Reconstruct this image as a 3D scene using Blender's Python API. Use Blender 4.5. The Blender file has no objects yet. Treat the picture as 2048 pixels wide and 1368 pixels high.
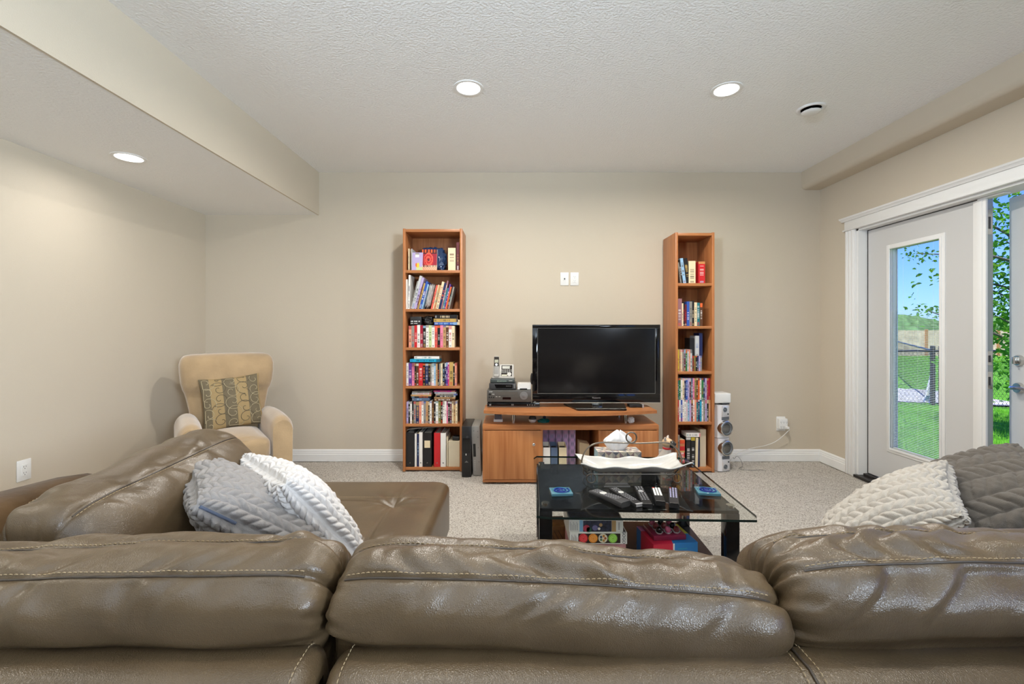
import bpy, bmesh, math, random
import numpy as np
from mathutils import Vector, Matrix, Euler

# ---------------------------------------------------------------- camera, world, sun, exposure
SC = bpy.context.scene
COL = SC.collection
F, CX, CY, CAMZ = 900.0, 1024.0, 660.0, 1.244      # focal length in pixels of the 2048x1368 frame

cam_d = bpy.data.cameras.new('camera')
cam_d.sensor_fit = 'HORIZONTAL'
cam_d.sensor_width = 36.0
cam_d.lens = F / 2048.0 * 36.0
cam_d.shift_y = (CY - 684.0) / 2048.0
cam_d.clip_start = 0.02
cam = bpy.data.objects.new('camera', cam_d)
cam.location = (0, 0, CAMZ)
cam.rotation_euler = (math.pi / 2, 0, 0)
COL.objects.link(cam)
SC.camera = cam

W = bpy.data.worlds.new('sky')
SC.world = W
W.use_nodes = True
wn, wl = W.node_tree.nodes, W.node_tree.links
wn.clear()
wo = wn.new('ShaderNodeOutputWorld')
wb = wn.new('ShaderNodeBackground')
ws = wn.new('ShaderNodeTexSky')
ws.sky_type = 'NISHITA'
ws.sun_disc = False
ws.sun_elevation = math.radians(52)
ws.sun_rotation = math.radians(215)
ws.air_density = 1.0
ws.dust_density = 0.3
ws.ozone_density = 3.0
wt = wn.new('ShaderNodeMix')
wt.data_type = 'RGBA'
wt.blend_type = 'MULTIPLY'
wt.inputs[0].default_value = 1.0
wt.inputs[7].default_value = (0.37, 0.54, 1.32, 1.0)
wl.new(ws.outputs[0], wt.inputs[6])
wl.new(wt.outputs[2], wb.inputs[0])
wl.new(wb.outputs[0], wo.inputs[0])
wb.inputs[1].default_value = 0.16

sun_d = bpy.data.lights.new('sun', 'SUN')
sun_d.energy = 4.4
sun_d.angle = math.radians(0.6)
sun_d.color = (1.0, 0.95, 0.86)
sun = bpy.data.objects.new('sun', sun_d)
sun.rotation_euler = Vector((0.30, 0.36, -0.88)).to_track_quat('-Z', 'Y').to_euler()
sun.location = (0, 0, 8)
COL.objects.link(sun)

SC.view_settings.view_transform = 'Standard'
SC.view_settings.look = 'None'
SC.view_settings.gamma = 1.0
SC.view_settings.use_curve_mapping = False
SC.view_settings.exposure = 0.45
WATTS = {  # seen and added lamps: watts and colour
    'main_can': (25.0, (1.0, 0.95, 0.87)),       # recessed lights in the main ceiling in view
    'low_can': (3.1, (1.0, 0.96, 0.92)),         # recessed lights in the lowered ceiling
    'rear_can': (6.0, (1.0, 0.93, 0.80)),        # unseen recessed lights added above the sofa
    'window_fill': (88.0, (0.84, 0.98, 1.14)),  # cool fill lamp added behind the sofa, window side
    'corner_fill': (25.0, (0.80, 0.98, 1.18)),   # fill lamp added behind the sofa, far corner
}
SC.cycles.max_bounces = 10
SC.cycles.diffuse_bounces = 6
SC.cycles.transparent_max_bounces = 24
SC.cycles.sample_clamp_indirect = 6.0

# ---------------------------------------------------------------- helpers
rnd = random.Random(7)
PI = math.pi


def at(px, py, d):
    return Vector(((px - CX) * d / F, d, CAMZ - (py - CY) * d / F))


def srgb(r, g, b):
    def f(c):
        c /= 255.0
        return c / 12.92 if c <= 0.04045 else ((c + 0.055) / 1.055) ** 2.4
    return (f(r), f(g), f(b), 1.0)


def box(cx, cy, cz, sx, sy, sz):
    hx, hy, hz = sx / 2, sy / 2, sz / 2
    v = [(cx + a * hx, cy + b * hy, cz + c * hz) for c in (-1, 1) for b in (-1, 1) for a in (-1, 1)]
    f = [(0, 2, 3, 1), (4, 5, 7, 6), (0, 1, 5, 4), (2, 6, 7, 3), (0, 4, 6, 2), (1, 3, 7, 5)]
    return v, f


def bounds(x0, x1, y0, y1, z0, z1):
    return box((x0 + x1) / 2, (y0 + y1) / 2, (z0 + z1) / 2, x1 - x0, y1 - y0, z1 - z0)


def rbox(cx, cy, cz, sx, sy, sz, r=0.004, seg=2):
    r = min(r, 0.49 * min(sx, sy, sz))
    bm = bmesh.new()
    bmesh.ops.create_cube(bm, size=1.0)
    for v in bm.verts:
        v.co = Vector((v.co.x * sx, v.co.y * sy, v.co.z * sz))
    bmesh.ops.bevel(bm, geom=list(bm.edges), offset=r, segments=seg, profile=0.5, affect='EDGES')
    bm.verts.index_update()
    vs = [(v.co.x + cx, v.co.y + cy, v.co.z + cz) for v in bm.verts]
    fs = [tuple(v.index for v in f.verts) for f in bm.faces]
    bm.free()
    return vs, fs


def rb(x0, x1, y0, y1, z0, z1, r=0.004, seg=2):
    return rbox((x0 + x1) / 2, (y0 + y1) / 2, (z0 + z1) / 2, x1 - x0, y1 - y0, z1 - z0, r, seg)


def frame_axes(d):
    d = Vector(d).normalized()
    a = Vector((0, 0, 1)) if abs(d.z) < 0.9 else Vector((1, 0, 0))
    u = d.cross(a).normalized()
    return u, d.cross(u).normalized()


def tube(pts, r, n=8, closed=False):
    pts = [Vector(p) for p in pts]
    k = len(pts)
    rs = r if isinstance(r, (list, tuple)) else [r] * k
    vs, fs = [], []
    for i, p in enumerate(pts):
        a = pts[(i - 1) % k] if (closed or i > 0) else p
        b = pts[(i + 1) % k] if (closed or i < k - 1) else p
        d = (b - a)
        if i == 0:
            u, w = frame_axes(d)
        else:
            d = d.normalized()
            u = (u - d * u.dot(d)).normalized()
            w = d.cross(u)
        for j in range(n):
            t = 2 * PI * j / n
            vs.append(tuple(p + (u * math.cos(t) + w * math.sin(t)) * rs[i]))
    m = k if closed else k - 1
    for i in range(m):
        for j in range(n):
            a, b = i * n + j, i * n + (j + 1) % n
            c, d = ((i + 1) % k) * n + (j + 1) % n, ((i + 1) % k) * n + j
            fs.append((a, d, c, b))
    if not closed:
        fs.append(tuple(range(n)))
        fs.append(tuple(reversed(range((k - 1) * n, k * n))))
    return vs, fs


def cyl(p0, p1, r0, r1=None, n=16):
    return tube([p0, p1], [r0, r0 if r1 is None else r1], n)


def lathe(prof, n=24, axis='z', c=(0, 0, 0)):
    vs, fs = [], []
    for (r, z) in prof:
        for j in range(n):
            t = 2 * PI * j / n
            x, y = r * math.cos(t), r * math.sin(t)
            p = (x, y, z) if axis == 'z' else ((x, -z, y) if axis == '-y' else (z, x, y))
            vs.append((p[0] + c[0], p[1] + c[1], p[2] + c[2]))
    for i in range(len(prof) - 1):
        for j in range(n):
            a, b = i * n + j, i * n + (j + 1) % n
            fs.append((a, b, b + n, a + n))
    if prof[0][0] > 1e-6:
        fs.append(tuple(reversed(range(n))))
    if prof[-1][0] > 1e-6:
        fs.append(tuple(range((len(prof) - 1) * n, len(prof) * n)))
    return vs, fs


def prism(poly, a, b, axis='z'):
    """poly: 2D outline; extruded from a to b along axis (x: poly is y,z; y: x,z; z: x,y)."""
    def m(p, t):
        return {'z': (p[0], p[1], t), 'y': (p[0], t, p[1]), 'x': (t, p[0], p[1])}[axis]
    n = len(poly)
    vs = [m(p, a) for p in poly] + [m(p, b) for p in poly]
    fs = [(i, (i + 1) % n, n + (i + 1) % n, n + i) for i in range(n)]
    fs += [tuple(reversed(range(n))), tuple(range(n, 2 * n))]
    return vs, fs


def loft(rings, caps=True):
    n = len(rings[0])
    vs = [tuple(p) for r in rings for p in r]
    fs = []
    for i in range(len(rings) - 1):
        for j in range(n):
            a, b = i * n + j, i * n + (j + 1) % n
            fs.append((a, b, b + n, a + n))
    if caps:
        fs.append(tuple(reversed(range(n))))
        fs.append(tuple(range((len(rings) - 1) * n, len(rings) * n)))
    return vs, fs


def sring(cx, cy, z, a, b, n=32, p=4.0):
    out = []
    for j in range(n):
        t = 2 * PI * j / n
        c, s = math.cos(t), math.sin(t)
        out.append((cx + a * math.copysign(abs(c) ** (2 / p), c), cy + b * math.copysign(abs(s) ** (2 / p), s), z))
    return out


def ellipsoid(c, r, n=16, m=10):
    vs, fs = lathe([(max(1e-7, math.sin(PI * i / m)), -math.cos(PI * i / m)) for i in range(m + 1)], n)
    return [(c[0] + x * r[0], c[1] + y * r[1], c[2] + z * r[2]) for x, y, z in vs], fs


def xf(vf, M):
    return [tuple(M @ Vector(v)) for v in vf[0]], vf[1]


def RZ(a, loc=(0, 0, 0)):
    return Matrix.Translation(loc) @ Matrix.Rotation(a, 4, 'Z')


class MB:
    def __init__(self):
        self.v, self.f, self.m, self.c = [], [], [], []

    def add(self, vf, mi=0, M=None, col=None):
        vs, fs = vf
        o = len(self.v)
        if M is not None:
            vs = [tuple(M @ Vector(v)) for v in vs]
        self.v.extend(vs)
        for k, f in enumerate(fs):
            self.f.append(tuple(i + o for i in f))
            self.m.append(mi)
            self.c.append(col)
        return self

    def mesh(self, name, mats, smooth=None):
        me = bpy.data.meshes.new(name)
        me.from_pydata(self.v, [], self.f)
        for m in (mats if isinstance(mats, (list, tuple)) else [mats]):
            me.materials.append(m)
        if any(self.m):
            me.polygons.foreach_set('material_index', self.m)
        if any(c is not None for c in self.c):
            at_ = me.color_attributes.new('Col', 'FLOAT_COLOR', 'CORNER')
            arr = []
            for p, c in zip(me.polygons, self.c):
                arr.extend((tuple(c or (1, 1, 1, 1))) * p.loop_total)
            at_.data.foreach_set('color', arr)
        if smooth:
            me.shade_smooth()
            me.set_sharp_from_angle(angle=math.radians(smooth))
        me.update()
        return me

    def build(self, name, mats, parent=None, loc=None, smooth=None, rot=None):
        return link(name, self.mesh(name, mats, smooth), parent, loc, rot)


def link(name, me, parent=None, loc=None, rot=None):
    o = bpy.data.objects.new(name, me)
    COL.objects.link(o)
    if parent is not None:
        o.parent = parent
    if loc is not None:
        o.location = loc
    if rot is not None:
        o.rotation_euler = rot
    return o


def mk(vf, name, mats, parent=None, loc=None, smooth=None, rot=None):
    return MB().add(vf).build(name, mats, parent, loc, smooth, rot)


def tag(o, label=None, cat=None, group=None, kind=None):
    if label:
        o['label'] = label
    if cat:
        o['category'] = cat
    if group:
        o['group'] = group
    if kind:
        o['kind'] = kind
    return o


def thing(name, label, cat, loc=(0, 0, 0), rz=0.0, group=None):
    o = bpy.data.objects.new(name, None)
    o.empty_display_size = 0.05
    COL.objects.link(o)
    o.location = loc
    o.rotation_euler = (0, 0, rz)
    return tag(o, label, cat, group)


def copy_tree(o, parent=None):
    c = o.copy()
    COL.objects.link(c)
    c.parent = parent
    for ch in list(o.children):
        copy_tree(ch, c)
    return c


def text_vf(s, size, align='CENTER', extrude=0.0004):
    cu = bpy.data.curves.new('writing', 'FONT')
    cu.body = s
    cu.size = size
    cu.align_x = align
    cu.align_y = 'CENTER'
    cu.extrude = extrude
    cu.resolution_u = 2
    ob = bpy.data.objects.new('writing', cu)
    COL.objects.link(ob)
    bpy.context.view_layer.update()
    me = bpy.data.meshes.new_from_object(ob.evaluated_get(bpy.context.evaluated_depsgraph_get()))
    vf = [tuple(v.co) for v in me.vertices], [tuple(p.vertices) for p in me.polygons]
    bpy.data.objects.remove(ob)
    bpy.data.curves.remove(cu)
    bpy.data.meshes.remove(me)
    return vf


FRONT = Matrix.Rotation(PI / 2, 4, 'X')          # text drawn in XY stands up facing -Y


def vnoise(x, y, seed=0):
    x = np.asarray(x, float)
    y = np.asarray(y, float)
    rs = np.random.RandomState(seed)
    tab = rs.rand(256, 256)
    xi, yi = np.floor(x).astype(int), np.floor(y).astype(int)
    xf_, yf_ = x - xi, y - yi
    u, v = xf_ * xf_ * (3 - 2 * xf_), yf_ * yf_ * (3 - 2 * yf_)
    a, b = tab[xi % 256, yi % 256], tab[(xi + 1) % 256, yi % 256]
    c, d = tab[xi % 256, (yi + 1) % 256], tab[(xi + 1) % 256, (yi + 1) % 256]
    return ((a * (1 - u) + b * u) * (1 - v) + (c * (1 - u) + d * u) * v) * 2 - 1


def grid_mesh(P, name, mat, closed_u=False, closed_v=False, flip=False):
    """P: (n,m,3) numpy points -> smooth quad mesh."""
    n, m = P.shape[:2]
    idx = np.arange(n * m).reshape(n, m)
    A = np.concatenate([idx, idx[:1]], 0) if closed_u else idx
    A = np.concatenate([A, A[:, :1]], 1) if closed_v else A
    q = np.stack([A[:-1, :-1], A[1:, :-1], A[1:, 1:], A[:-1, 1:]], -1).reshape(-1, 4)
    if flip:
        q = q[:, ::-1]
    me = bpy.data.meshes.new(name)
    me.vertices.add(n * m)
    me.vertices.foreach_set('co', P.reshape(-1).astype(np.float32))
    me.loops.add(q.size)
    me.loops.foreach_set('vertex_index', q.reshape(-1).astype(np.int32))
    me.polygons.add(len(q))
    me.polygons.foreach_set('loop_start', np.arange(0, q.size, 4, dtype=np.int32))
    me.polygons.foreach_set('loop_total', np.full(len(q), 4, dtype=np.int32))
    me.update(calc_edges=True)
    me.validate()
    me.shade_smooth()
    me.materials.append(mat)
    return me


# ---------------------------------------------------------------- materials
_MATS = {}


def mat(name, col, rough=0.5, metal=0.0, spec=0.5, bump=0.0, bscale=100.0, var=0.0, vscale=8.0, emit=None, coat=0.0, sheen=0.0, detail=3.0, stretch=(1, 1, 1)):
    if name in _MATS:
        return _MATS[name]
    m = bpy.data.materials.new(name)
    _MATS[name] = m
    m.use_nodes = True
    nt = m.node_tree
    b = nt.nodes['Principled BSDF']
    col = tuple(col) + ((1.0,) if len(col) == 3 else ())
    b.inputs['Base Color'].default_value = col
    b.inputs['Roughness'].default_value = rough
    b.inputs['Metallic'].default_value = metal
    b.inputs['Specular IOR Level'].default_value = spec
    b.inputs['Coat Weight'].default_value = coat
    b.inputs['Sheen Weight'].default_value = sheen
    tc = mp = None
    if bump or var:
        tc = nt.nodes.new('ShaderNodeTexCoord')
        mp = nt.nodes.new('ShaderNodeMapping')
        mp.inputs['Scale'].default_value = stretch
        nt.links.new(tc.outputs['Object'], mp.inputs['Vector'])
    if bump:
        n = nt.nodes.new('ShaderNodeTexNoise')
        n.inputs['Scale'].default_value = bscale
        n.inputs['Detail'].default_value = detail
        bp = nt.nodes.new('ShaderNodeBump')
        bp.inputs['Strength'].default_value = 1.0
        bp.inputs['Distance'].default_value = bump
        nt.links.new(mp.outputs[0], n.inputs['Vector'])
        nt.links.new(n.outputs['Fac'], bp.inputs['Height'])
        nt.links.new(bp.outputs[0], b.inputs['Normal'])
    if var:
        n = nt.nodes.new('ShaderNodeTexNoise')
        n.inputs['Scale'].default_value = vscale
        n.inputs['Detail'].default_value = 4
        r = nt.nodes.new('ShaderNodeValToRGB')
        r.color_ramp.elements[0].position = 0.3
        r.color_ramp.elements[1].position = 0.7
        r.color_ramp.elements[0].color = tuple(c * (1 - var) for c in col[:3]) + (1,)
        r.color_ramp.elements[1].color = tuple(min(1, c * (1 + var)) for c in col[:3]) + (1,)
        nt.links.new(mp.outputs[0], n.inputs['Vector'])
        nt.links.new(n.outputs['Fac'], r.inputs['Fac'])
        nt.links.new(r.outputs['Color'], b.inputs['Base Color'])
    if emit:
        b.inputs['Emission Color'].default_value = tuple(emit[:3]) + (1,)
        b.inputs['Emission Strength'].default_value = emit[3]
    return m


def wood(name, stretch, c0, c1, rough=0.38):
    if name in _MATS:
        return _MATS[name]
    m = mat(name, c0, rough, spec=0.4)
    nt = m.node_tree
    b = nt.nodes['Principled BSDF']
    tc = nt.nodes.new('ShaderNodeTexCoord')
    mp = nt.nodes.new('ShaderNodeMapping')
    mp.inputs['Scale'].default_value = stretch
    n = nt.nodes.new('ShaderNodeTexNoise')
    n.inputs['Scale'].default_value = 9.0
    n.inputs['Detail'].default_value = 6
    n.inputs['Distortion'].default_value = 0.6
    r = nt.nodes.new('ShaderNodeValToRGB')
    r.color_ramp.elements[0].position = 0.32
    r.color_ramp.elements[1].position = 0.68
    r.color_ramp.elements[0].color = tuple(c1) + (1,)
    r.color_ramp.elements[1].color = tuple(c0) + (1,)
    nt.links.new(tc.outputs['Object'], mp.inputs['Vector'])
    nt.links.new(mp.outputs[0], n.inputs['Vector'])
    nt.links.new(n.outputs['Fac'], r.inputs['Fac'])
    nt.links.new(r.outputs['Color'], b.inputs['Base Color'])
    return m


def glass(name, tint, edge=1.5, rough=0.0):
    if name in _MATS:
        return _MATS[name]
    m = bpy.data.materials.new(name)
    _MATS[name] = m
    m.use_nodes = True
    nt = m.node_tree
    nt.nodes.clear()
    o = nt.nodes.new('ShaderNodeOutputMaterial')
    mx = nt.nodes.new('ShaderNodeMixShader')
    t = nt.nodes.new('ShaderNodeBsdfTransparent')
    g = nt.nodes.new('ShaderNodeBsdfGlossy')
    fr = nt.nodes.new('ShaderNodeFresnel')
    t.inputs['Color'].default_value = tuple(tint) + (1,)
    g.inputs['Roughness'].default_value = rough
    fr.inputs['IOR'].default_value = edge
    ge = nt.nodes.new('ShaderNodeNewGeometry')
    inv = nt.nodes.new('ShaderNodeMath')
    inv.operation = 'SUBTRACT'
    inv.inputs[0].default_value = 1.0
    mu = nt.nodes.new('ShaderNodeMath')
    mu.operation = 'MULTIPLY'
    nt.links.new(ge.outputs['Backfacing'], inv.inputs[1])
    nt.links.new(fr.outputs[0], mu.inputs[0])
    nt.links.new(inv.outputs[0], mu.inputs[1])
    nt.links.new(mu.outputs[0], mx.inputs[0])
    nt.links.new(t.outputs[0], mx.inputs[1])
    nt.links.new(g.outputs[0], mx.inputs[2])
    nt.links.new(mx.outputs[0], o.inputs[0])
    return m


def printed():
    if 'printed_cover' in _MATS:
        return _MATS['printed_cover']
    m = mat('printed_cover', (1, 1, 1), 0.35)
    nt = m.node_tree
    a = nt.nodes.new('ShaderNodeVertexColor')
    a.layer_name = 'Col'
    nt.links.new(a.outputs['Color'], nt.nodes['Principled BSDF'].inputs['Base Color'])
    return m


PRINT = printed()
M_WALL = mat('beige_wall_paint', (0.58, 0.512, 0.41), 0.75, bump=0.0006, bscale=180, spec=0.3)
M_CEIL = mat('white_stipple_ceiling', (0.88, 0.88, 0.875), 0.9, bump=0.006, bscale=80, spec=0.1, detail=6)
M_TRIM = mat('white_trim_paint', (0.80, 0.80, 0.79), 0.4)
M_WHITE = mat('white_plastic', (0.78, 0.78, 0.76), 0.35)
M_BLACK = mat('black_plastic', (0.012, 0.012, 0.013), 0.35)
M_GLOSSBLK = mat('gloss_black', (0.004, 0.004, 0.005), 0.06)
M_DARK = mat('dark_grey_plastic', (0.045, 0.045, 0.048), 0.4)
M_CHROME = mat('brushed_nickel', (0.62, 0.61, 0.58), 0.22, metal=1.0)
M_SILVER = mat('silver_plastic', (0.52, 0.52, 0.54), 0.3, metal=0.55)
M_GREYPL = mat('grey_plastic', (0.16, 0.16, 0.15), 0.4)
M_WOODV = wood('cherry_veneer_upright', (6, 6, 0.35), (0.49, 0.20, 0.072), (0.36, 0.128, 0.042))
M_WOODH = wood('cherry_veneer_level', (0.35, 6, 6), (0.48, 0.20, 0.072), (0.35, 0.125, 0.042))
M_GLASS = glass('door_glass', (0.97, 0.985, 0.975), 1.25)
M_TABLEGLASS = glass('table_glass', (0.935, 0.955, 0.945), 1.45)
M_GLASSEDGE = mat('glass_edge', (0.012, 0.022, 0.02), 0.15)
# ---------------------------------------------------------------- room shell
XL, XR, YB, YR, H = -2.91, 2.925, 4.274, -6.5, 2.74
SOF_X, SOF_Z = -1.833, 2.336


def struct(o):
    o['kind'] = 'structure'
    return o


def carpet_material():
    m = mat('carpet_pile', (0.6, 0.55, 0.48), 1.0, spec=0.05)
    nt = m.node_tree
    b = nt.nodes['Principled BSDF']
    tc = nt.nodes.new('ShaderNodeTexCoord')
    n = nt.nodes.new('ShaderNodeTexNoise')
    n.inputs['Scale'].default_value = 120
    n.inputs['Detail'].default_value = 4
    n.inputs['Roughness'].default_value = 0.75
    r = nt.nodes.new('ShaderNodeValToRGB')
    e = r.color_ramp.elements
    e[0].position, e[0].color = 0.34, (0.15, 0.118, 0.087, 1)
    e[1].position, e[1].color = 0.56, (0.72, 0.68, 0.62, 1)
    k = e.new(0.46)
    k.color = (0.55, 0.505, 0.45, 1)
    bp = nt.nodes.new('ShaderNodeBump')
    bp.inputs['Distance'].default_value = 0.012
    nt.links.new(tc.outputs['Object'], n.inputs['Vector'])
    nt.links.new(n.outputs['Fac'], r.inputs['Fac'])
    nt.links.new(r.outputs['Color'], b.inputs['Base Color'])
    nt.links.new(n.outputs['Fac'], bp.inputs['Height'])
    nt.links.new(bp.outputs[0], b.inputs['Normal'])
    return m


M_CARPET = carpet_material()
gx = np.arange(-2.90, 2.92, 0.012)
gy = np.arange(1.5, 4.27, 0.012)
GX, GY = np.meshgrid(gx, gy, indexing='ij')
GZ = 0.004 * vnoise(GX * 70, GY * 70, 3) + 0.003 * vnoise(GX * 9, GY * 9, 4) - 0.004
fl = link('floor', grid_mesh(np.stack([GX, GY, GZ], -1), 'floor', M_CARPET))
struct(fl)
mk(bounds(XL, XR + 0.16, YR, 1.52, -0.10, -0.004), 'floor_rear', M_CARPET, fl)
mk(bounds(XL, XR, 1.52, YB, -0.10, -0.02), 'floor_base', M_CARPET, fl)

struct(mk(bounds(XL - 0.12, XR + 0.16, YB, YB + 0.12, -0.1, H + 0.1), 'wall_back', M_WALL))
struct(mk(bounds(XL - 0.12, XL, YR, YB, -0.1, H + 0.1), 'wall_left', M_WALL))
struct(mk(bounds(XL - 0.12, XR + 0.16, YR - 0.12, YR, -0.1, H + 0.1), 'wall_rear', M_WALL))
w = MB()
for a in ((3.83, YB, -0.1, H), (1.90, 3.83, 2.10, H), (0.3, 1.90, -0.1, H), (-1.9, 0.3, -0.1, 0.75), (-1.9, 0.3, 2.2, H), (YR, -1.9, -0.1, H)):
    w.add(bounds(XR, XR + 0.16, a[0], a[1], a[2], a[3]))
struct(w.build('wall_right', M_WALL))
struct(mk(bounds(XL - 0.1, XR + 0.16, YR, YB, H, H + 0.1), 'ceiling', M_CEIL))

s = MB()
s.add(([(XL, YR, SOF_Z), (SOF_X, YR, SOF_Z), (SOF_X, YB, SOF_Z), (XL, YB, SOF_Z)], [(0, 3, 2, 1)]), 0)
s.add(([(SOF_X, YR, SOF_Z), (SOF_X, YB, SOF_Z), (SOF_X, YB, H), (SOF_X, YR, H)], [(0, 1, 2, 3)]), 1)
s.add(prism([(SOF_X - 0.012, SOF_Z), (SOF_X, SOF_Z + 0.012), (SOF_X + 0.0015, SOF_Z + 0.012), (SOF_X + 0.0015, SOF_Z - 0.0015), (SOF_X - 0.012, SOF_Z - 0.0015)], YR, YB, 'y'), 1)
struct(s.build('ceiling_soffit', [M_CEIL, M_WALL]))

bx, bz, br = 2.745, 2.573, 0.045
prof = [(XR, H), (bx, H)] + [(bx + br - br * math.cos(t), bz + br - br * math.sin(t)) for t in np.linspace(0, PI / 2, 8)] + [(XR, bz)]
struct(mk(prism(prof, YR, YB, 'y'), 'ceiling_beam', M_WALL, smooth=40))


def base_prof(x0, sgn):
    return [(x0, 0), (x0 + sgn * 0.016, 0), (x0 + sgn * 0.016, 0.066), (x0 + sgn * 0.012, 0.070), (x0 + sgn * 0.012, 0.082), (x0 + sgn * 0.009, 0.090),
            (x0 + sgn * 0.009, 0.100), (x0 + sgn * 0.004, 0.110), (x0, 0.112)]


struct(mk(prism(base_prof(YB, -1), XL, XR, 'x'), 'baseboard_back', M_TRIM))
struct(mk(prism(base_prof(XL, 1), YR, YB, 'y'), 'baseboard_left', M_TRIM))
struct(mk(prism(base_prof(XR, -1), 3.93, YB, 'y'), 'baseboard_right', M_TRIM))

# door casing and jambs
t = MB()
for (y0, y1) in ((3.82, 3.93), (1.80, 1.91)):
    t.add(rb(2.907, XR, y0, y1, 0, 2.10, 0.003))
    for k in range(3):
        yy = y0 + 0.022 + k * 0.033
        t.add(rb(2.900, 2.91, yy - 0.010, yy + 0.010, 0.0, 2.10, 0.004))
t.add(rb(2.893, XR, 1.78, 3.945, 2.100, 2.114, 0.005))
t.add(rb(2.905, XR, 1.79, 3.935, 2.114, 2.185, 0.002))
t.add(prism([(XR, 2.185), (2.897, 2.185), (2.890, 2.196), (2.878, 2.203), (2.872, 2.214), (XR, 2.214)], 1.765, 3.96, 'y'))
struct(t.build('trim_1', M_TRIM, smooth=30))
t = MB()
t.add(bounds(2.925, 3.085, 3.80, 3.83, 0, 2.10))
t.add(bounds(2.925, 3.085, 1.90, 1.932, 0, 2.10))
t.add(bounds(2.925, 3.085, 1.90, 3.83, 2.085, 2.10))
t.add(bounds(3.052, 3.075, 3.785, 3.80, 0, 2.085))
struct(t.build('trim_2', M_TRIM))
t = MB()
t.add(rb(2.895, 2.965, 1.93, 3.82, 0.0, 0.022, 0.003))
t.add(rb(2.965, 3.11, 1.93, 3.80, 0.0, 0.036, 0.003))
struct(t.build('trim_3', mat('dark_bronze_threshold', (0.022, 0.018, 0.016), 0.35, metal=0.4), smooth=30))

M_DOOR = mat('white_door_paint', (0.60, 0.60, 0.595), 0.35)
M_WEATHER = mat('black_weatherstrip', (0.01, 0.01, 0.011), 0.6)
M_SLAT = mat('white_blind_slat', (0.85, 0.85, 0.84), 0.4)


def door_leaf(root, L, sgn, g0, g1, slats):
    """door in local space: hinge at y=0, leaf towards sgn*y, inside face at x=0, thickness 0.045."""
    def yb(a, b):
        return (min(sgn * a, sgn * b), max(sgn * a, sgn * b))
    z0, z1, gz0, gz1 = 0.042, 2.078, 0.309, 1.886
    m = MB()
    for (a, b, c, d) in ((0, g0, z0, z1), (g1, L, z0, z1), (g0, g1, z0, gz0), (g0, g1, gz1, z1)):
        y0, y1 = yb(a, b)
        m.add(bounds(0, 0.045, y0, y1, c, d))
    m.build('door_slab', M_DOOR, root)
    fr = MB()
    for k, (o, dep) in enumerate(((0.034, 0.006), (0.014, 0.013))):
        for (a, b, c, d) in ((g0 - o, g0 + 0.002, gz0 - o, gz1 + o), (g1 - 0.002, g1 + o, gz0 - o, gz1 + o), (g0, g1, gz0 - o, gz0 + 0.002), (g0, g1, gz1 - 0.002, gz1 + o)):
            y0, y1 = yb(a, b)
            fr.add(rb(-dep, 0.002, y0, y1, c, d, 0.003))
            fr.add(rb(0.043, 0.045 + dep, y0, y1, c, d, 0.003))
    fr.build('glass_frame', M_TRIM, root, smooth=30)
    y0, y1 = yb(g0, g1)
    mk(bounds(0.014, 0.017, y0, y1, gz0, gz1), 'glass_pane', M_GLASS, root)
    mk(bounds(0.036, 0.039, y0, y1, gz0, gz1), 'glass_pane', M_GLASS, root)
    if slats:
        me = mk(xf(bounds(-0.006, 0.006, y0 + 0.004, y1 - 0.004, -0.0003, 0.0003), Matrix.Rotation(math.radians(-4), 4, 'Y')), 'blind_slat', M_SLAT, root, (0.0265, 0, gz0 + 0.012))
        n = 86
        for k in range(1, n):
            o = me.copy()
            COL.objects.link(o)
            o.parent = root
            o.location = (0.0265, 0, gz0 + 0.012 + k * 0.0127)
        r = MB()
        for f in (0.2, 0.5, 0.8):
            yy = y0 + (y1 - y0) * f
            r.add(cyl((0.0265, yy, gz0 + 0.01), (0.0265, yy, gz1), 0.0005, n=4))
        r.add(bounds(0.019, 0.034, y0 + 0.004, y1 - 0.004, gz0 + 0.002, gz0 + 0.009))
        r.build('blind_rail', M_SLAT, root)


d1 = struct(thing('door_1', None, None, (3.0, 3.79, 0)))
door_leaf(d1, 0.92, -1, 0.224, 0.642, True)
mk(bounds(0.0, 0.05, -0.001, 0.009, 0.04, 2.084), 'weatherstrip', M_WEATHER, d1)
mk(bounds(0.004, 0.05, -0.92, 0.0, 2.078, 2.0845), 'weatherstrip', M_WEATHER, d1)
a = MB()
a.add(rb(-0.016, 0.0, -0.955, -0.875, 0.042, 2.074, 0.004))
a.add(rb(-0.020, -0.014, -0.935, -0.895, 0.042, 2.074, 0.003))
a.build('astragal', M_TRIM, d1, smooth=30)
mk(bounds(0.0, 0.008, -0.932, -0.92, 0.042, 2.078), 'weatherstrip', M_WEATHER, d1)
mk(bounds(0.008, 0.052, -0.935, -0.92, 0.042, 2.078), 'door_edge', mat('grey_door_edge', (0.33, 0.37, 0.37), 0.3, metal=0.2), d1)
for (z, h) in ((1.065, 0.09), (0.925, 0.11), (1.93, 0.16)):
    p = mk(rb(0.014, 0.046, -0.938, -0.934, z - h / 2, z + h / 2, 0.001), 'strike_plate', M_CHROME, d1)
    mk(bounds(0.020, 0.034, -0.9392, -0.9378, z - h * 0.28, z + h * 0.2), 'latch_hole', M_DARK, p)
mk(rb(-0.014, 0.03, -1.06, -0.90, 2.074, 2.084, 0.003), 'head_stop', M_TRIM, d1)

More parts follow.
